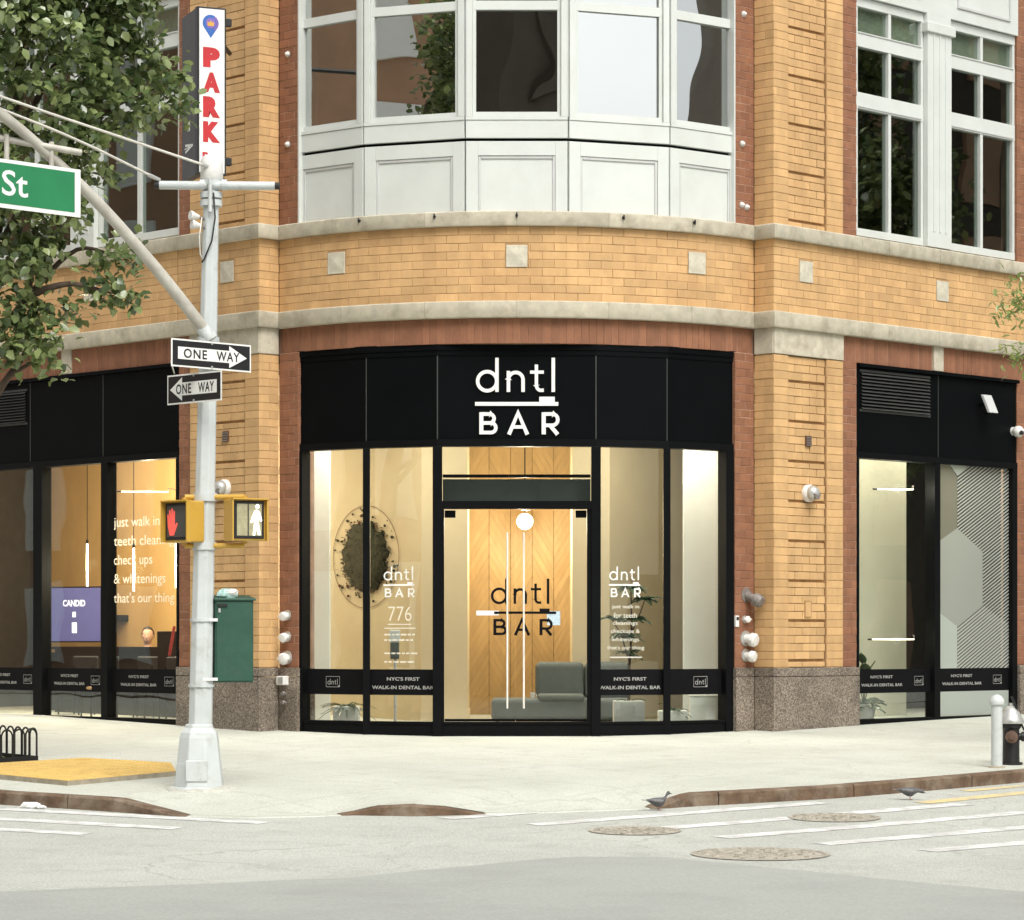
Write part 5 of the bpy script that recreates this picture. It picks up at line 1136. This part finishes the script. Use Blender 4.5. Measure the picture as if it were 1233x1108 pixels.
# guy cables
for P_, lb in (([at(258, 203, PY - .05), at(130, 160, PY - .8), at(0, 116, PY - 1.6), at(-330, 0, PY - 3.6)], 'upper pale guy cable running from the pole top to the upper left'), ([at(192, 217, PY - .06), at(100, 172, PY - .7), at(0, 131, PY - 1.4), at(-330, 5, PY - 3.6)], 'lower pale guy cable from the end of the cross pipe')):
    gc = thing('guy_cable', P_[0], lb, 'cable', 'guy cables of the mast arm'); MB().tube(bez(P_, 6), .013, 6).build('strand', 'cable', gc, smooth=True); MB().tube([P_[0], P_[0] + (P_[1] - P_[0]).normalized() * .14], .022, 8).build('end_clamp', 'silver', gc)
# street name sign
ST_ = thing('street_name_sign', at(40, 262, PY - 1.2), 'green street name sign with white St lettering hanging from the mast arm', 'sign')
q1 = at(97, 230, PY - 1.0); frs = Fr((q1.x - 2.2 * Q, q1.y - 2.2 * Q), (q1.x, q1.y)); zt, zb = at(97, 204.5, PY - 1.0).z, at(97, 262, PY - 1.0).z; L_ = frs.L
fbx('plate', 'sign_white', ST_, frs, 0, L_, -.012, 0, zb, zt); fbx('green_field', 'sign_green', ST_, frs, .045, L_ - .07, 0, .002, zb + .04, zt - .035)
mb = MB(); put_text(mb, 'St', frs, L_ - .92, L_ - .62, .004, zb + .12, zt - .10, .012); mb.build('lettering', 'sign_white', ST_)
MB().tube([at(-60, 156, PY - 1.5), at(98, 184, PY - 1.0)], .032, 12).build('hanger_tube', 'arm_paint', ST_, smooth='auto')
for px_ in (8, 62): c = at(px_, 168 + px_ * .17, PY - 1.35 + px_ * .004); MB().tube([c + Vector((0, 0, .06)), c - Vector((0, 0, .22))], .025, 8).build('hanger_clamp', 'arm_paint', ST_)
# ONE WAY signs
def one_way(fr, L_, z0, z1, flip, label, thick=.006):
    o = thing('one_way_sign', fr.P(L_ / 2, 0, z0), label, 'sign', 'one way signs on the pole'); H = z1 - z0
    fbx('plate', 'sign_white', o, fr, 0, L_, -thick, 0, z0, z1, bevel=.0); fbx('black_field', 'sign_black', o, fr, .016, L_ - .016, 0, .0015, z0 + .016, z1 - .016)
    X = (lambda x: x * L_) if not flip else (lambda x: (1 - x) * L_); zz = lambda y: z0 + y * H
    ar = [(.08, .28), (.72, .28), (.72, .10), (.945, .5), (.72, .90), (.72, .72), (.08, .72)]; mb = MB().add([fr.P(X(x), .003, zz(y)) for x, y in ar], [tuple(range(7))]); mb.build('arrow', 'sign_white', o)
    a, b2 = (.15, .44) if not flip else (.17, .45); c, d_ = (.56, .85) if not flip else (.58, .87)
    mb = MB(); put_text(mb, 'ONE', fr, L_ * a, L_ * b2, .0045, zz(.33), zz(.67), .018, 1.15); mb.build('lettering', 'sign_black', o); mb = MB(); put_text(mb, 'WAY', fr, L_ * c, L_ * d_, .0045, zz(.33), zz(.67), .018, 1.15); mb.build('lettering', 'sign_black', o)
    mb = MB()
    for zq in (zz(.08), zz(.92)): mb.lathe(fr.P(L_ / 2, .002, zq), [(.012, 0), (.012, .008)], 8, (fr.n.x, fr.n.y, 0))
    mb.build('bolts', 'silver', o); return o
a = at(216, 424, PY - .62); b2 = at(303, 430, PY - .12); d_ = Vector((Q, Q)); Lw = 1.02
cxy = Vector((lean(4) + .02 - .0, PY - .16)); fr1 = Fr((cxy.x + .03 - .50 * Q - .0, cxy.y - .03 - .50 * Q), (cxy.x + .03 + .52 * Q, cxy.y - .03 + .52 * Q))
s1 = PY - .3; one_way(fr1, fr1.L, at(260, 443.5, s1).z, at(260, 410, s1).z, False, 'ONE WAY sign with its arrow pointing right, upper on the pole')
cx2 = Vector((lean(3.6) - .13, PY - .17)); fr2 = Fr((cx2.x - .40 * Q, cx2.y + .40 * Q - .0), (cx2.x + .46 * Q, cx2.y - .46 * Q)); one_way(fr2, fr2.L, at(237, 484, s1).z, at(237, 448, s1).z, True, 'ONE WAY sign with its arrow pointing left, lower on the pole')
MB().tube([at(216, 414, PY - .1), at(208, 424, PY - .1), at(206, 436, PY - .1), at(210, 450, PY - .1)], .008, 6).build('sign_band_loop', 'cable', SP, smooth=True)
for z in (at(250, 420, PY).z, at(250, 466, PY).z): band(z, .108, .04, 'silver', 'sign_band')
# flood heads left of the pole top
for px_, py_, lb in ((237, 261, 'upper small white flood head beside the pole top'), (239, 272, 'lower small white flood head beside the pole top')):
    c = at(px_, py_, PY - .1); o = thing('flood_lamp', c, lb, 'lamp', 'small flood heads on the pole'); MB().lathe(c + Vector((.02, .02, 0)), [(.02, 0), (.035, .05), (.05, .09), (.045, .1), (.01, .1)], 14, (-.8, -.5, .1)).build('head', 'cap_white', o, smooth='auto'); MB().tube([c, (lean(c.z), PY, c.z - .03)], .014, 6).build('stem', 'cap_grey', o)
# pedestrian signals
def ped(fr, L_, z0, z1, dep, kind, label):
    o = thing('pedestrian_signal', fr.P(L_ / 2, 0, z0), label, 'signal', 'pedestrian signals on the pole')
    MB().fbox(fr, 0, L_, -dep, 0, z0, z1).build('housing', 'signal_yellow', o, bevel=.015, seg=3)
    MB().fbox(fr, .02, L_ - .02, -.01, .012, z0 + .02, z1 - .02).build('bezel', 'iron_black', o, bevel=.01); e = .05
    fbx('visor', 'signal_yellow', o, fr, -.008, L_ + .008, -.01, .06, z1 - .008, z1 + .006); fbx('visor', 'signal_yellow', o, fr, -.01, .004, -.01, .05, z0, z1 - .009); fbx('visor', 'signal_yellow', o, fr, L_ - .004, L_ + .01, -.01, .05, z0, z1 - .009)
    fbx('lens', 'lens_dark' if kind == 'hand' else 'lens_pale', o, fr, e, L_ - e, .0125, .016, z0 + e, z1 - e)
    H = z1 - z0
    if kind == 'hand':
        hp = [(.18, .16), (.30, .16), (.36, .30), (.42, .44), (.385, .47), (.33, .40), (.335, .74), (.30, .77), (.285, .55), (.27, .82), (.235, .82), (.225, .56), (.20, .79), (.165, .77), (.17, .52), (.14, .68), (.11, .66), (.13, .38)]
        MB().prism([fr.P(L_ * (x * 1.35 + .01), .0165, z0 + H * y) for x, y in hp], Vector((fr.n.x, fr.n.y, 0)) * .004).build('hand_symbol', 'hand_red', o)
    else:
        fbx('divider', 'iron_black', o, fr, L_ * .45, L_ * .48, .0165, .02, z0 + e, z1 - e)
        body = [(.60, .13), (.66, .13), (.70, .32), (.75, .14), (.83, .14), (.77, .42), (.78, .56), (.83, .46), (.87, .48), (.80, .70), (.72, .74), (.65, .72), (.57, .56), (.53, .44), (.57, .42), (.63, .52), (.64, .40)]
        mb = MB().prism([fr.P(L_ * x, .0165, z0 + H * y) for x, y in body], Vector((fr.n.x, fr.n.y, 0)) * .004); mb.prism([fr.P(L_ * (.735 + .055 * math.cos(a)), .0165, z0 + H * (.82 + .055 * math.sin(a))) for a in np.linspace(0, 2 * math.pi, 13)[:-1]], Vector((fr.n.x, fr.n.y, 0)) * .004); mb.build('walking_symbol', 'man_white', o)
    mb = MB()
    for z in (z0 - .03, z1 + .012): mb.tube([fr.P(L_ / 2, -dep / 2, z), fr.P(L_ / 2, -dep / 2, z + .025)], .03, 10)
    mb.build('hub', 'signal_yellow', o); return fr.P(L_ / 2, -dep / 2, 0)
z0, z1 = at(215, 653.5, PY).z, at(215, 604, PY).z
q0 = at(198.5, 600, PY - .02); q1 = at(228.5, 600, PY - .27); h1 = ped(Fr((q0.x, q0.y), (q1.x, q1.y)), (Vector((q1.x, q1.y)) - Vector((q0.x, q0.y))).length, z0, z1, .2, 'hand', 'yellow pedestrian signal showing a red hand, left of the pole')
q0 = at(279, 600, PY - .28); q1 = at(320, 600, PY - .12); z0, z1 = at(300, 652, PY).z, at(300, 602, PY).z
h2 = ped(Fr((q0.x, q0.y), (q1.x, q1.y)), (Vector((q1.x, q1.y)) - Vector((q0.x, q0.y))).length, z0, z1, .24, 'man', 'yellow pedestrian signal showing a white walking figure, right of the pole')
for zz_ in (at(250, 599, PY).z, at(250, 657.5, PY).z):
    mb = MB().tube([(h1.x, h1.y, zz_), (lean(zz_) - .05, PY - .04, zz_), (lean(zz_) + .05, PY - .04, zz_), (h2.x, h2.y, zz_)], .028, 10); mb.build('signal_bracket', 'signal_yellow', SP, smooth='auto'); band(zz_ - .04, .125, .08, 'pole_paint')
# green control box
GB = thing('control_box', at(283, 822, PY + .1), 'dark green metal control box strapped to the signal pole', 'box')
q0 = at(259, 770, PY - .05); q1 = at(304, 770, PY - .05); z0, z1 = at(280, 822, PY).z, at(280, 722, PY).z; fg = Fr((q0.x, q0.y), (q1.x, q1.y + .12)); L_ = fg.L
MB().fbox(fg, 0, L_, -.30, 0, z0, z1).build('cabinet', 'box_green', GB, bevel=.012); fbx('door_panel', 'box_green', GB, fg, .012, L_ - .012, 0, .012, z0 + .015, z1 - .02, bevel=.006)
MB().hexa([fg.P(t, d_, z) for t in (-.01, L_ + .02) for d_, zz in ((-.31, (z1, z1 + .05)), (.03, (z1 - .012, z1 + .012))) for z in zz]).build('lid', 'box_green', GB, bevel=.008)
fbx('lock', 'iron_black', GB, fg, .02, .12, .012, .03, z1 - .07, z1 - .045); fbx('latch', 'silver', GB, fg, .03, .05, .012, .028, z1 - .13, z1 - .09)
for z in (z0 + .02, z1 - .22): MB().fbox(fg, -.13, .02, .012, .03, z, z + .03).build('strap', 'cap_white', GB)
o = thing('plastic_bag', at(273, 717, PY + .05), 'crumpled pale teal plastic bag lying on the green control box', 'bag'); MB().ball(at(273, 716, PY + .05), .1, 14, (1.05, .8, .62), jit=.13).build('crumple', 'bag', o); MB().ball(at(279, 713, PY + .0), .05, 10, (1.2, .7, .7), jit=.2).build('knot', 'cap_white', o)

# ------------------------------------------------------------------ street things
# yellow tactile pad
pc = [(-5.9, 30.45), (-4.52, 29.15), (-3.56, 30.35), (-3.75, 31.5), (-4.82, 32.2), (-5.75, 31.35)]
yp = thing('tactile_pad', (-4.7, 30.6, S_(30.6)), 'yellow tactile paving pad lying on the sidewalk left of the pole', 'paving pad')
zt = lambda x, y: walk_z(x, y) + .055
MB().add([(x, y, walk_z(x, y) - .02) for x, y in pc] + [(x, y, zt(x, y) - .006) for x, y in pc], [tuple(range(6)), tuple(range(6, 12))] + [(i, (i + 1) % 6, 6 + (i + 1) % 6, 6 + i) for i in range(6)]).build('slab', 'concrete_edge', yp)
MB().add([(x, y, zt(x, y) - .005) for x, y in pc] + [(x, y, zt(x, y)) for x, y in pc], [tuple(range(6)), tuple(range(6, 12))] + [(i, (i + 1) % 6, 6 + (i + 1) % 6, 6 + i) for i in range(6)]).build('top_sheet', 'yellow_pad', yp)
mb = MB()
from mathutils.geometry import intersect_point_quad_2d
def inside(x, y, pl):
    c = False
    for i in range(len(pl)):
        (x0, y0), (x1, y1) = pl[i], pl[i - 1]
        if (y0 > y) != (y1 > y) and x < (x1 - x0) * (y - y0) / (y1 - y0) + x0: c = not c
    return c
for i in range(60):
    for j in range(60):
        x, y = -6.2 + (i + j) * .045, 30.6 + (i - j) * .045
        if inside(x, y, [(p_[0] * .97 - 4.7 * .03, p_[1] * .97 + 30.6 * .03) for p_ in pc]): mb.lathe((x, y, zt(x, y)), [(.014, -.002), (.009, .005)], 6)
mb.build('domes', 'yellow_pad', yp, kind='stuff', fix=False)
# mortar spill round the pole foot
mb = MB(); ring = []
for k in range(26):
    a = 2 * math.pi * k / 26; r_ = .36 + .05 * noise.noise(Vector((math.cos(a) * 2, math.sin(a) * 2, 5))); ring.append((PX + r_ * math.cos(a) + .03, PY + r_ * math.sin(a)))
MB().loft([[(PX + (x - PX) * k_, PY + (y - PY) * k_, walk_z(x, y) + h_) for x, y in ring] for k_, h_ in ((1.08, -.02), (1, .012), (.8, .03), (.5, .035))]).build('footing', 'footing_concrete', SP)
# hoop tree guard with the pit inside
tg = thing('tree_guard', (-6.3, 32.6, S_(32.6)), 'low black hoop fence round the tree pit at the left edge', 'fence')
gc_ = [(-5.30, 31.98), (-6.35, 31.05), (-7.9, 32.6), (-6.85, 33.55)]
for i in range(4):
    a, b2 = Vector(gc_[i]), Vector(gc_[(i + 1) % 4]); d_ = b2 - a; n = max(3, round(d_.length / .15)); z = lambda p: S_(p.y)
    MB().hexa([(*(a + d_ * k + Vector((-d_.y, d_.x)).normalized() * e_), S_((a + d_ * k).y) + h_) for k in (0, 1) for e_ in (-.015, .015) for h_ in (0.0, .09)]).build('bottom_rail', 'iron_black', tg)
    for k in range(n):
        p0, p1 = a + d_ * (k + .05) / n, a + d_ * (k + .95) / n; zb = S_(p0.y) + .07; w_ = (p1 - p0) / 2; m_ = (p0 + p1) / 2
        MB().tube([(p0.x, p0.y, zb), (p0.x, p0.y, zb + .25)] + [(*(m_ - w_ * math.cos(t)), zb + .25 + .075 * math.sin(t)) for t in np.linspace(.25, math.pi - .25, 7)] + [(p1.x, p1.y, zb + .25), (p1.x, p1.y, zb)], .011, 6).build('hoop', 'iron_black', tg)
MB().prism([(x * .96 - 6.6 * .04, y * .96 + 32.3 * .04, S_(y) - .02) for x, y in gc_], (0, 0, .045)).build('pit_soil', 'soil', tg)
mb = MB()
for k in range(26): x, y = random.uniform(-7.1, -5.6), random.uniform(31.7, 32.9); (inside(x, y, gc_) and plant_leaves(mb, (x, y, S_(y) + .02), 9, .2, .05, .9, sd=k))
mb.build('pit_plants', 'leaf_light', tg, kind='stuff', fix=False)
# bollard, hydrant
bz = walk_z(5.33, 31.5); bo = thing('bollard', (5.33, 31.5, bz), 'white round steel bollard beside the hydrant at the right edge', 'bollard')
MB().lathe((5.33, 31.5, bz - .02), [(.062, 0), (.062, .71)], 20).build('post', 'pole_paint', bo, smooth='auto'); MB().lathe((5.33, 31.5, bz + .69), [(.078, 0), (.082, .01), (.082, .055), (.05, .1), (.01, .115)], 20).build('cap', 'pole_paint', bo, smooth='auto'); MB().lathe((5.33, 31.5, bz - .01), [(.1, 0), (.09, .025), (.062, .03)], 20).build('foot', 'concrete_edge', bo, smooth='auto')
hx, hy = 5.565, 31.95; hz = walk_z(hx, hy); hy_ = thing('fire_hydrant', (hx, hy, hz), 'black fire hydrant with silver bonnet behind the white bollard', 'hydrant')
MB().lathe((hx, hy, hz - .01), [(.13, 0), (.13, .03), (.095, .04), (.092, .40), (.11, .42), (.11, .46)], 18).build('barrel', 'iron_black', hy_, smooth='auto')
MB().lathe((hx, hy, hz + .455), [(.14, 0), (.145, .015), (.135, .05), (.08, .15), (.045, .19), (.03, .195)], 18).build('bonnet', 'silver', hy_, smooth='auto'); MB().lathe((hx, hy, hz + .64), [(.028, 0), (.024, .045)], 5).build('stem_nut', 'silver', hy_)
MB().lathe((hx, hy, hz + .31), [(.05, .05), (.05, .12), (.07, .125), (.07, .16), (.03, .165), (.03, .19)], 16, (-.12, -1, 0)).build('nozzle', 'bronze', hy_, smooth='auto'); MB().lathe((hx, hy, hz + .31), [(.04, .05), (.04, .11), (.055, .115), (.055, .15), (.02, .155), (.02, .175)], 16, (1, -.15, 0)).build('nozzle', 'iron_black', hy_, smooth='auto')
MB().tube([(hx + .16, hy, hz + .36), (hx + .11, hy - .05, hz + .44), (hx + .04, hy - .04, hz + .66), (hx + .0, hy - .03, hz + .76)], .012, 6).build('chain', 'iron_black', hy_)
# pigeons
def pigeon(x, y, z, ang, down, label):
    k9 = .82; o = thing('pigeon', (x, y, z), label, 'pigeon', 'pigeons at the curb'); u = Vector((math.cos(ang), math.sin(ang), 0)); s = Vector((-u.y, u.x, 0)); u = u * k9; s = s * k9; V9 = Vector((0, 0, k9)); c = Vector((x, y, z + .1 * k9))
    prof = [(-.155, .03, .008), (-.12, .022, .018), (-.07, .012, .04), (-.02, 0, .055), (.035, .0, .056), (.07, .016, .042)]
    prof += ([(.095, .05, .026), (.11, .085, .023), (.125, .105, .026), (.145, .108, .02), (.158, .104, .006)] if not down else [(.105, .016, .026), (.135, .012, .024), (.155, .008, .026), (.175, .0, .02), (.186, -.006, .006)])
    MB().loft([[c + u * a + V9 * b2 + s * r_ * .9 * math.cos(t) + V9 * r_ * math.sin(t) for t in np.linspace(0, 2 * math.pi, 13)[:-1]] for a, b2, r_ in prof]).build('body', 'pigeon', o, smooth=True)
    for sg in (-1, 1):
        MB().loft([[c + u * a + s * sg * (w_ + e_) + V9 * (b2 + h_) for e_, h_ in ((.006, .02 * k_), (.01, 0), (.004, -.02 * k_), (-.01, 0))] for a, b2, w_, k_ in ((.05, .012, .045, .6), (.0, .014, .05, 1.5), (-.06, .02, .04, 1.2), (-.125, .03, .015, .4))]).build('wing', 'pigeon_wing', o, smooth=True)
        f0 = Vector((x, y, z)) + s * sg * .018 + u * .01; MB().tube([f0 + Vector((0, 0, .06)), f0 + Vector((0, 0, .006)), f0 + u * .03 + Vector((0, 0, .004))], .004, 6).build('leg', 'pigeon_leg', o)
    e = prof[-1]; MB().lathe(c + u * (e[0] - .004) + V9 * e[1], [(.006, 0), (.001, .022)], 6, u + Vector((0, 0, -.35))).build('beak', 'beak', o)
    MB().loft([[c + u * a + s * w_ + V9 * b2 for w_, b2 in ((-ww, bb), (ww, bb), (ww, bb - .008), (-ww, bb - .008))] for a, ww, bb in ((-.12, .018, .03), (-.2, .03, .034))]).build('tail', 'pigeon_wing', o)
pigeon(1.42, 27.86, R_(27.86), R(20), False, 'grey pigeon standing upright where the right curb begins'); pigeon(4.02, 29.0, R_(29.0), R(-5), True, 'dark pigeon stooping beside the right curb near the yellow lines')
lt = thing('litter', (-4.72, 28.0, R_(28)), 'crumpled white paper litter in the left gutter', 'litter'); MB().ball((-4.72, 28.08, R_(28) + .03), .06, 10, (1.5, .8, .6), jit=.28).build('crumple', 'paper', lt); MB().ball((-4.6, 28.03, R_(28) + .02), .04, 8, (1.2, .9, .5), jit=.3).build('scrap', 'paper', lt)

# ------------------------------------------------------------------ trees
def leaf_mesh(name, centres, size, m, parent, droop=.25, asp=.62):
    n = len(centres); C = np.array(centres)
    d = rng.normal(size=(n, 3)); d[:, 2] -= droop; d /= np.linalg.norm(d, axis=1)[:, None]
    up = rng.normal(size=(n, 3)) * .55 + np.array([0, -.25, 1.0]); s = np.cross(d, up); s /= np.linalg.norm(s, axis=1)[:, None] + 1e-9; nn = np.cross(s, d)
    L_ = size * rng.uniform(.65, 1.25, n)[:, None]; W_ = L_ * asp / 2
    V = np.stack([C, C + d * L_ * .35 + s * W_ - nn * L_ * -.10, C + d * L_ * .78 + s * W_ * .62 + nn * L_ * .06, C + d * L_ - nn * L_ * .10, C + d * L_ * .78 - s * W_ * .62 + nn * L_ * .06, C + d * L_ * .35 - s * W_ + nn * L_ * .10, C + d * L_ * .45], axis=1).reshape(-1, 3)
    base = (np.arange(n) * 7)[:, None]
    F = np.concatenate([base + np.array([0, 1, 2, 6]), base + np.array([6, 2, 3, 4]), base + np.array([0, 6, 4, 5])], axis=1).reshape(-1, 4)
    c = V.mean(axis=0); V = V - c
    me = bpy.data.meshes.new(name); me.vertices.add(len(V)); me.vertices.foreach_set('co', V.ravel()); me.loops.add(F.size); me.loops.foreach_set('vertex_index', F.ravel().astype(np.int32))
    me.polygons.add(len(F)); me.polygons.foreach_set('loop_start', np.arange(0, F.size, 4, dtype=np.int32)); me.polygons.foreach_set('loop_total', np.full(len(F), 4, dtype=np.int32)); me.update(calc_edges=True); me.validate()
    me.materials.append(MATS[m]); o = bpy.data.objects.new(name, me); link(o, parent, Vector(c)); return o
def blob_points(blobs, dens, leaves, rad):
    """clumps spread through ellipsoids, mostly towards their surface"""
    pts = []; cl = []
    for (c, r) in blobs:
        vol = 4.19 * r[0] * r[1] * r[2]; n = max(2, int(vol * dens))
        for _ in range(n):
            v = rng.normal(size=3); v /= np.linalg.norm(v); k = rng.uniform(0, 1) ** .33 * rng.uniform(.72, 1.0)
            k *= 1 + .25 * noise.noise(Vector((c[0] + v[0] * 2.2, v[1] * 2.2, c[2] + v[2] * 2.2)))
            q = np.array(c) + v * k * np.array(r); cl.append(q); sz = rad * rng.uniform(.6, 1.2)
            pts.append(q + rng.normal(size=(leaves, 3)) * sz * np.array([1, 1, .75]))
    return np.concatenate(pts), cl
tr = thing('street_tree', (-6.05, 31.9, S_(31.9)), 'leafy dark green street tree hanging over the left of the picture', 'tree')
MB().tube([(-6.05, 31.9, -.3), (-6.04, 31.88, 1.2), (-6.0, 31.8, 2.6), (-5.95, 31.6, 4.0), (-5.7, 31.4, 5.6), (-5.4, 31.3, 7.4), (-5.2, 31.3, 9.5)], [.18, .15, .135, .12, .1, .07, .03], 12).build('trunk', 'bark', tr, smooth=True)
mb = MB()
for P_ in ([(-6.0, 31.7, 3.4), (-5.6, 31.4, 4.0), (-5.27, 31.3, 4.5), (-5.24, 31.2, 5.3), (-5.15, 31.2, 6.2)], [(-5.95, 31.6, 4.2), (-5.3, 31.4, 5.0), (-4.75, 31.3, 5.5), (-4.3, 31.2, 5.4)], [(-5.7, 31.4, 5.4), (-5.0, 31.3, 6.5), (-4.4, 31.2, 7.0), (-3.7, 31.1, 7.3)], [(-5.6, 31.4, 6.2), (-5.0, 31.3, 7.5), (-4.3, 31.2, 8.2)], [(-5.9, 31.5, 4.4), (-6.2, 31.2, 5.8), (-6.1, 31.0, 7.2)], [(-5.24, 31.2, 5.0), (-4.8, 31.1, 5.1), (-4.35, 31.1, 5.0)], [(-5.95, 31.7, 3.7), (-5.5, 31.3, 4.1), (-5.1, 31.1, 4.3)], [(-5.5, 31.3, 6.8), (-5.3, 31.9, 8.2), (-4.8, 32.2, 9.2)]):
    mb.tube(bez([Vector(p_) for p_ in P_], 5), list(np.linspace(.05, .011, (len(P_) - 1) * 5 + 1)), 7)
mb.build('limbs', 'bark', tr, smooth=True, fix=False)
blobs = [((-5.45, 31.1, 4.95), (.38, .45, .75)), ((-5.15, 31.0, 5.6), (.45, .45, .35)), ((-5.15, 31.2, 7.35), (1.35, 1.15, 1.15)), ((-5.2, 31.3, 8.9), (1.45, 1.2, 1.2)), ((-5.5, 31.2, 6.1), (.95, 1.0, .85)), ((-4.15, 31.1, 7.25), (.6, .6, .6)), ((-4.3, 31.1, 8.1), (.65, .7, .65)), ((-3.95, 31.1, 8.6), (.35, .4, .5)),
         ((-5.35, 31.1, 5.25), (.42, .5, .6)), ((-4.85, 31.1, 5.85), (.4, .45, .32)), ((-4.85, 31.1, 4.85), (.30, .36, .26)), ((-5.2, 31.0, 4.48), (.38, .4, .2)), ((-5.9, 31.2, 4.8), (.5, .7, .5)), ((-4.65, 31.0, 6.4), (.5, .55, .42)), ((-5.3, 31.3, 10.2), (1.3, 1.1, 1.0))]
pts, _ = blob_points(blobs, 19, 32, .125)
ex = [((-4.33, 31.1, 5.0), 60, .11), ((-4.2, 31.1, 5.4), 75, .12), ((-4.45, 31.1, 5.35), 45, .11), ((-3.68, 31.1, 7.2), 80, .13), ((-3.62, 31.1, 7.0), 40, .09), ((-4.12, 31.1, 4.95), 32, .07), ((-5.0, 31.0, 4.32), 70, .12), ((-5.45, 31.0, 4.38), 80, .15), ((-4.55, 31.1, 5.1), 45, .11)]
pts = np.concatenate([pts] + [np.array(c) + rng.normal(size=(n_, 3)) * s_ for c, n_, s_ in ex])
pts = pts[(pts[:, 0] - pts[:, 1] + rng.normal(size=len(pts)) * .18) > -36.8]
leaf_mesh('crown', pts, .118, 'leaf_dark', tr, asp=.74)
t2 = thing('street_tree', (8.3, 33.6, S_(33.6)), 'light green tree whose drooping twigs enter at the right edge', 'tree')
MB().tube([(8.3, 33.6, -.2), (8.28, 33.6, 2.5), (8.2, 33.55, 4.5), (8.2, 33.5, 7)], [.13, .11, .09, .03], 10).build('trunk', 'bark', t2, smooth=True)
mb = MB()
for P_ in ([(8.25, 33.6, 3.6), (7.2, 33.3, 4.9), (6.4, 33.1, 5.3), (5.75, 33.0, 5.1)], [(8.25, 33.6, 3.2), (7.0, 33.3, 4.4), (6.3, 33.1, 4.7), (5.85, 33.0, 4.5)], [(8.2, 33.5, 5), (9.2, 33.8, 6.2)], [(8.2, 33.5, 4.6), (8.4, 32.7, 6.2)]): mb.tube(bez([Vector(p_) for p_ in P_], 5), list(np.linspace(.04, .006, (len(P_) - 1) * 5 + 1)), 6)
mb.build('limbs', 'bark', t2, smooth=True, fix=False)
p2, _ = blob_points([((8.3, 33.6, 6.4), (1.6, 1.6, 1.4)), ((7.2, 33.3, 5.2), (.7, .7, .5))], 12, 26, .16)
ex = [((5.72, 33.0, 5.10), 45, .1), ((5.9, 33.0, 5.25), 60, .12), ((6.2, 33.1, 5.2), 60, .16), ((5.66, 33.0, 4.98), 9, .06), ((5.78, 33.0, 4.52), 45, .1), ((6.1, 33.1, 4.65), 50, .14)]
p2 = np.concatenate([p2] + [np.array(c) + rng.normal(size=(n_, 3)) * s_ for c, n_, s_ in ex]); leaf_mesh('crown', p2, .11, 'leaf_light', t2, .5, .36)

t3 = thing('street_tree', (14.5, 39.6, .1), 'green street tree further along the right sidewalk, mirrored in the right windows', 'tree', 'street trees further along the sidewalks')
k3 = MB().tube([(14.5, 39.6, -.1), (14.5, 39.6, 2.2), (14.4, 39.7, 4.5), (14.5, 39.6, 9)], [.17, .14, .11, .04], 10).build('trunk', 'bark', t3, smooth=True)
p3, _ = blob_points([((14.5, 39.6, 5.2), (2.2, 2.0, 1.9)), ((14.2, 39.9, 8.4), (2.3, 2.2, 2.0)), ((15.0, 39.4, 11.4), (2.0, 1.9, 1.8))], 5, 34, .22)
c3 = leaf_mesh('crown', p3, .19, 'leaf_dark', t3)
t4 = t3.copy(); COL.objects.link(t4); t4.location = (-13.2, 40.4, .1); t4['label'] = 'green street tree further along the left sidewalk, mirrored in the left shop windows'
for ch in (k3, c3):
    q_ = ch.copy(); COL.objects.link(q_); q_.parent = t4

# ------------------------------------------------------------------ buildings across the streets (seen in the panes)
def far_house(corner, du, length, depth_dir, depth, floors, m, label, trim):
    c = Vector(corner); u = Vector(du).normalized(); v = Vector(depth_dir).normalized(); z0 = -.45; H = floors * 3.4 + 1.5
    o = thing('street_building', (c.x, c.y, z0), label, 'building', 'buildings across the streets')
    MB().hexa([(*(c + u * a + v * b2), z) for a in (0, length) for b2 in (.25, depth) for z in (z0, z0 + H)]).build('wall', m, o)
    MB().hexa([(*(c + u * a + v * b2), z) for a in (-.4, length + .2) for b2 in (-.35, .3) for z in (z0 + H - .7, z0 + H)]).build('cornice', trim, o)
    n = int(length / 4.2); wf = wp = None
    for f_ in range(floors):
        for k in range(n):
            t0 = (k + .5) * length / n - .75; z = z0 + 1.1 + f_ * 3.4
            if wf is None:
                wf = MB().hexa([(*(c + u * a + v * b2), zz) for a in (t0 - .15, t0 + 1.65) for b2 in (.14, .26) for zz in (z - .18, z + 2.2)]).build('window', trim, o)
                wp = MB().hexa([(*(c + u * a + v * b2), zz) for a in (t0, t0 + 1.5) for b2 in (.12, .2) for zz in (z, z + 2.05)]).build('pane', 'far_glass', wf); b0 = (t0, z)
            else:
                off = Vector((*(u * (t0 - b0[0])), z - b0[1])); a_ = wf.copy(); COL.objects.link(a_); a_.location = wf.location + off; p_ = wp.copy(); COL.objects.link(p_); p_.parent = a_
    return o
far_house((-17.5, 15.5), (-1, 1), 75, (-1, -1), 12, 6, 'brick_far_brown', 'brown brick building across the left street seen reflected in the bay', 'stone_far_white')
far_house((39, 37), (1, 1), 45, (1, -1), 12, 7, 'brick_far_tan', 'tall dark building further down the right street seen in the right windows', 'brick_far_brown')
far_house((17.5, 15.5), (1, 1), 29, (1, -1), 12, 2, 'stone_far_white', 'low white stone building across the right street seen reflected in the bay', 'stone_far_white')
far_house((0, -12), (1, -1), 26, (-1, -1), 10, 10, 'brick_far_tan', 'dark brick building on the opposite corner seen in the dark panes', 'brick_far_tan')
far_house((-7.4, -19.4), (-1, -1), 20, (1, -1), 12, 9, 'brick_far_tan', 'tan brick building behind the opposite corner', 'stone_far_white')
